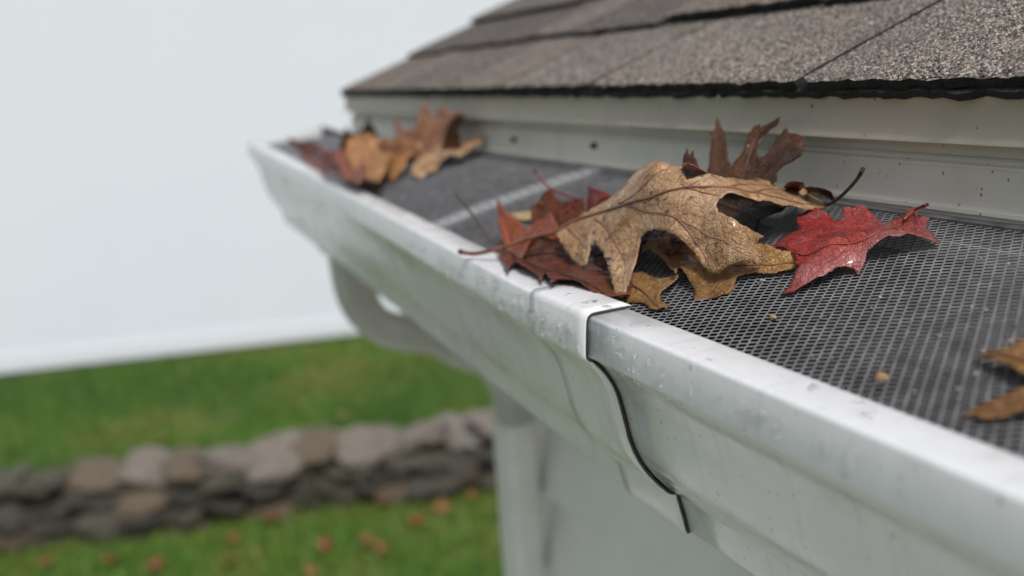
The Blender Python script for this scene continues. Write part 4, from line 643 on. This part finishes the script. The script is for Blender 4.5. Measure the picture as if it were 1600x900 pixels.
def make_leaf(key, name, label, mat, stem_mat=M_STEM, group=None, th=.00035, rib=.00062, parent=None, pname='blade', step=.0016, **k):
    L = Leaf(key); d = L.d; m = d['m']; o = d['o']
    mw = Matrix(((m[0][0], m[1][0], m[2][0], o[0]), (m[0][1], m[1][1], m[2][1], o[1]), (m[0][2], m[1][2], m[2][2], o[2]), (0, 0, 0, 1)))
    if parent is None:
        root = empty(name); root.matrix_world = mw; tag(root, label, 'leaf', group)
    else: root = parent
    V, Fc = L.blade(step, step*.6, **k)
    if parent is not None:
        rel = parent.matrix_world.inverted() @ mw; V = [tuple(rel @ Vector(q)) for q in V]
    b = mesh_obj(pname, V, Fc, mat, root, 180); solid(b, th, 0)
    for i, r in enumerate(L.ribs):
        if parent is not None: break
        z = L.w(r, **k); n = len(r); r0 = rib if i == 0 else rib*.5
        pts = [(p_[0], p_[1], zz+.00022+(.0003 if i == 0 else .0001)) for p_, zz in zip(r, z)]
        rad = [r0*(1-.75*j/(n-1))+.00005 for j in range(n)]
        v_, f_ = tube(pts, rad, 6); mesh_obj('midrib' if i == 0 else 'vein', v_, f_, stem_mat, root, 180)
    if d['stem']:
        st = resample(np.array(d['stem'], float)*1e-4, .0015); n = len(st)
        if L.ribs:   # run into the midrib
            e_ = L.ribs[0][0]; ez = L.w(np.array([e_]), **k)[0]
        rad = [rib*(1.1 if j > 3 else 1.4-.08*j) for j in range(n)]
        v_, f_ = tube(st, rad, 8); so = mesh_obj('stem', v_, f_, stem_mat, root, 180)
        v_, f_ = tube([st[0]-(st[1]-st[0])*.1, st[1], st[2]], [rad[0]*.9, rad[1]*1.04, rad[2]*1.01], 8); mesh_obj('cut_end', v_, f_, M_TIP, so, 180)
    return root
GP, GF = 'wet leaves heaped on the near leaf screen', 'blurred leaves piled at the far end of the gutter'
hero = make_leaf('hero', 'oak_leaf', 'large tan lobed oak leaf on top of the near heap, long stem over the lip', LM['tan'], M_STEM, GP, .0004, .0009, step=.0015)
make_leaf('hero_curl', '', None, LM['russet'], parent=hero, pname='curled_lobe', curl=.0004)
make_leaf('russet', 'maple_leaf', 'russet pointed leaf standing at the left end of the near heap', LM['russet'], M_STEMR, GP)
make_leaf('chestnut', 'maple_leaf', 'wet chestnut brown leaf tucked under the oak leaf stem', LM['chestnut'], M_STEMD, GP)
make_leaf('rim', 'maple_leaf', 'reddish wet leaf lying along the white lip below the heap, stem sticking up left', LM['chestnut'], M_STEMD, GP, rib=.00055, curl=.003, amp=.0014)
make_leaf('amber', 'maple_leaf', 'amber brown upright leaf with red stem behind the oak leaf stem', LM['chestnut'], M_STEMR, GP, rib=.00055)
make_leaf('crimson', 'maple_leaf', 'small bright crimson leaf tip behind the left edge of the oak leaf', LM['crimson'], M_STEMR, GP)
make_leaf('sliver', 'leaf_fragment', 'pale straw coloured leaf sliver flat on the screen behind russet leaf', LM['straw'], M_STEM, GP)
make_leaf('rustlobe', 'oak_leaf', 'rust brown leaf lobe flat on the screen beside the joint cover', LM['ochre'], M_STEM, GP, curl=.0018)
make_leaf('tanunder', 'oak_leaf', 'ochre leaf lying under the big oak leaf, reaching to the red leaf', LM['ochre'], M_STEM, GP, curl=.0020)
make_leaf('underdark', 'oak_leaf', 'dark wet leaf seen through the gap between the oak leaf lobes', LM['maroon'], M_STEMD, GP, curl=.0022)
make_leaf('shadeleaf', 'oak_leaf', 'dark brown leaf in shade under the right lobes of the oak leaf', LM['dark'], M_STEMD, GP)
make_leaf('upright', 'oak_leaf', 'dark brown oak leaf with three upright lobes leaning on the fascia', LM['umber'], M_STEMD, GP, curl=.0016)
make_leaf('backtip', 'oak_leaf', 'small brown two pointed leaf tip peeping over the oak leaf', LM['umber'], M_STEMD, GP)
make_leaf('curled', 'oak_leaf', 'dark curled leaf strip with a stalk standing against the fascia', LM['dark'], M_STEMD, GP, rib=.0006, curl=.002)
make_leaf('darkbit', 'leaf_fragment', 'small maroon leaf scrap behind the right tip of the oak leaf', LM['maroon'], M_STEMD, GP)
make_leaf('red', 'maple_leaf', 'wet red maple leaf lying flat on the screen right of the heap', LM['red'], M_STEMR, GP, curl=.0018, rib=.0005, amp=.0019, wr=.0006)
make_leaf('near', 'oak_leaf', 'blurred brown leaf with two pointed lobes at the right edge of view', LM['ochre'], M_STEM, None)
for key, nm, lab, mt in (
  ('p_darkred', 'maple_leaf', 'dark red leaf at the far left end of the far pile', 'maroon'), ('p_maroon', 'maple_leaf', 'maroon leaf beside the lip in the far pile', 'maroon'),
  ('p_left', 'maple_leaf', 'dull pink leaf low beside the dark red leaf in the far pile', 'russet'), ('p_back', 'oak_leaf', 'light brown leaf behind the tan lobed leaf in the far pile', 'rust'), ('p_dark', 'oak_leaf', 'dark brown narrow leaf at the right back of the far pile', 'umber'),
  ('p_pink', 'maple_leaf', 'pinkish wet leaf in the far pile left of the orange leaf', 'russet'), ('p_orange', 'oak_leaf', 'orange leaf in the middle of the far pile', 'orange'),
  ('p_tan', 'oak_leaf', 'tan lobed leaf at the front of the far pile', 'orange'), ('p_right', 'oak_leaf', 'long pale tan leaf at the right of the far pile', 'tan'),
  ('p_brown', 'oak_leaf', 'brown upright leaf at the back of the far pile against the fascia', 'rust'), ('p_redtip', 'maple_leaf', 'red pointed leaf tip standing in the far pile', 'maroon'),
  ('p_browntip', 'oak_leaf', 'brown leaf tip standing left in the far pile', 'russet'), ('p_lip', 'leaf_fragment', 'tan leaf scrap hanging over the lip near the gutter end', 'orange')):
    make_leaf(key, nm, lab, LM[mt], M_STEM, GF, step=.0028)
# crumbs of leaf on the screen
def crumb(name, x, b, size, mat, label):
    L = [(math.cos(a_)*size*rnd.uniform(.6, 1.1), math.sin(a_)*size*.6*rnd.uniform(.6, 1.1)) for a_ in np.linspace(0, 6.0, 9)]
    c_ = guard(x, b)+Vector((0, -.25, .968))*.0008
    o = mesh_obj(name, [(p_[0], p_[1], .0006*rnd.uniform(-1, 1)) for p_ in L]+[(0, 0, .001)], [(i, (i+1) % 9, 9) for i in range(9)], mat, None, 180, c_); o.rotation_euler.x = .26; solid(o, .0004)
    return tag(o, label, 'leaf crumb')
crumb('leaf_crumb', .1020, .012, .0030, LM['tan'], 'small tan leaf crumb on the screen left of the near brown leaf')
crumb('leaf_crumb', .0500, .022, .0016, LM['straw'], 'tiny yellow leaf crumb on the screen below the red leaf')

# ---------------------------------------------------------------- water droplets on the gutter
def water_mat():
    t = NT('water'); return t.set(Base_Color=(1, 1, 1), Roughness=.0, IOR=1.33, Transmission_Weight=1.0)
M_WATER = water_mat()
def drop_mesh(k):
    bm = bmesh.new(); bmesh.ops.create_uvsphere(bm, u_segments=10, v_segments=8, radius=1)
    bmesh.ops.bisect_plane(bm, geom=bm.verts[:]+bm.edges[:]+bm.faces[:], plane_co=(0, 0, -.02), plane_no=(0, 0, -1), clear_outer=True)
    for vv in bm.verts:
        an_ = math.atan2(vv.co.y, vv.co.x); r_ = 1+.16*math.sin(an_*2+k)+.10*math.sin(an_*3+k*2.1); vv.co.x *= r_; vv.co.y *= r_
    me = bpy.data.meshes.new('water_droplet'); bm.to_mesh(me); bm.free(); me.shade_smooth(); me.materials.append(M_WATER); return me
DM = [drop_mesh(k) for k in range(5)]
def droplet(pos, nrm, along, sx, sy, sz, label, group):
    o = bpy.data.objects.new('water_droplet', rnd.choice(DM)); COL.objects.link(o)
    n_ = Vector(nrm).normalized(); a_ = Vector(along); a_ = (a_-n_*a_.dot(n_)).normalized(); b_ = n_.cross(a_)
    mt = Matrix((( *[a_.x*sx, b_.x*sy, n_.x*sz], pos[0]), (*[a_.y*sx, b_.y*sy, n_.y*sz], pos[1]), (*[a_.z*sx, b_.z*sy, n_.z*sz], pos[2]), (0, 0, 0, 1)))
    o.matrix_world = mt; tag(o, label, 'water droplet', group)
def onface(x, v_, z_):
    dv, dz = bend(x); g_ = .0019 if -.043 < x < 0 else 0; return (x, v_+dv-g_*.9, z_+dz)
for i in range(110):                       # on the front of the lip, many run down a little
    x = rnd.choice((rnd.uniform(-.26, .10), rnd.uniform(-.17, .0), rnd.uniform(-.06, .13))); z_ = -rnd.uniform(.003, .0135)
    s_ = rnd.choice((rnd.uniform(.0005, .0009), rnd.uniform(.0009, .0016))); run = rnd.choice((1, 1, 1.3, 2.2, 3.0))
    droplet(onface(x, -.0004+z_*.07*-1*-1, z_), (0, -1, .07), (1, 0, 0), s_, s_*run, s_*.8, 'clear water bead on the front face of the white gutter lip', 'droplets on the lip front')
for i in range(24):                       # on top of the lip
    x = rnd.uniform(-.22, .12); s_ = rnd.uniform(.0006, .0019)
    dv, dz = bend(x); droplet((x, rnd.uniform(.004, .014)+dv, dz+(.0019 if -.043 < x < 0 else 0)), (0, 0, 1), (rnd.uniform(-1, 1), rnd.uniform(-1, 1), 0), s_*1.6, s_, s_*.28, 'flat water drop on the top face of the white gutter lip', 'drops on the lip top')
for i in range(12):                       # hanging under the lip edge
    x = rnd.uniform(-.20, .10); s_ = rnd.uniform(.0006, .0010); dv, dz = bend(x); g_ = .0019 if -.043 < x < 0 else 0
    droplet((x, -.0004+dv-g_, -.0150+dz-g_), (0, -.25, -1), (1, 0, 0), s_, s_, s_*1.1, 'water drop hanging from the lower edge of the gutter lip', 'drops hanging below the lip')

# ---------------------------------------------------------------- fallen leaves on the lawn
LO = [(0, -1), (.25, -.72), (.62, -.78), (.48, -.42), (.98, -.22), (.6, .02), (.82, .48), (.36, .4), (.3, .7), (0, 1.05), (-.28, .66), (-.4, .42), (-.85, .5), (-.6, .05), (-1, -.2), (-.5, -.4), (-.6, -.8), (-.22, -.7)]
def lawn_leaf_mesh(k):
    V = [(x, y, .18*math.sin(x*2+k)+.16*math.cos(y*2.3+k*2)) for x, y in LO]+[(0, -.1, .1)]
    me = bpy.data.meshes.new('fallen_leaf'); n = len(LO); me.from_pydata(V, [], [(i, (i+1) % n, n) for i in range(n)]); me.shade_smooth()
    me.materials.append((LM['ochre'], LM['russet'], LM['rust'], LM['tan'])[k]); return me
FM = [lawn_leaf_mesh(k) for k in range(4)]
def lawn_leaf(x, y, z, s_, label, group, k=None):
    o = bpy.data.objects.new('fallen_leaf', FM[rnd.randrange(4) if k is None else k]); COL.objects.link(o)
    o.location = (x, y, z); o.scale = (s_, s_, s_); o.rotation_euler = (rnd.uniform(-.4, .4), rnd.uniform(-.4, .4), rnd.uniform(0, 6.28)); solid(o, .01); tag(o, label, 'leaf', group)
for x, y in [(-5.27, .36), (-5.42, -.35), (-4.85, .85), (-4.65, 1.14), (-5.42, .63), (-4.97, 1.89), (-5.22, 1.34), (-4.92, 1.64), (-5.63, -.72), (-4.85, 1.44), (-4.78, 1.1), (-5.0, .3), (-5.2, -.1), (-4.6, .7)]:
    lawn_leaf(x, y, GZ+.06, rnd.uniform(.045, .07), 'orange brown fallen leaf on the grass in front of the stone wall', 'leaves on the lawn before the stone wall', rnd.choice((0, 0, 2, 1)))
for x, y in [(-6.94, 1.54), (-7.51, .73), (-7.9, -.3), (-8.3, 1.6), (-7.2, .1), (-6.8, 2.0), (-7.0, -.8)]:
    lawn_leaf(x, y, GZ+.06, rnd.uniform(.04, .065), 'faint orange fallen leaf on the grass behind the stone wall', 'leaves on the lawn behind the stone wall', 0)
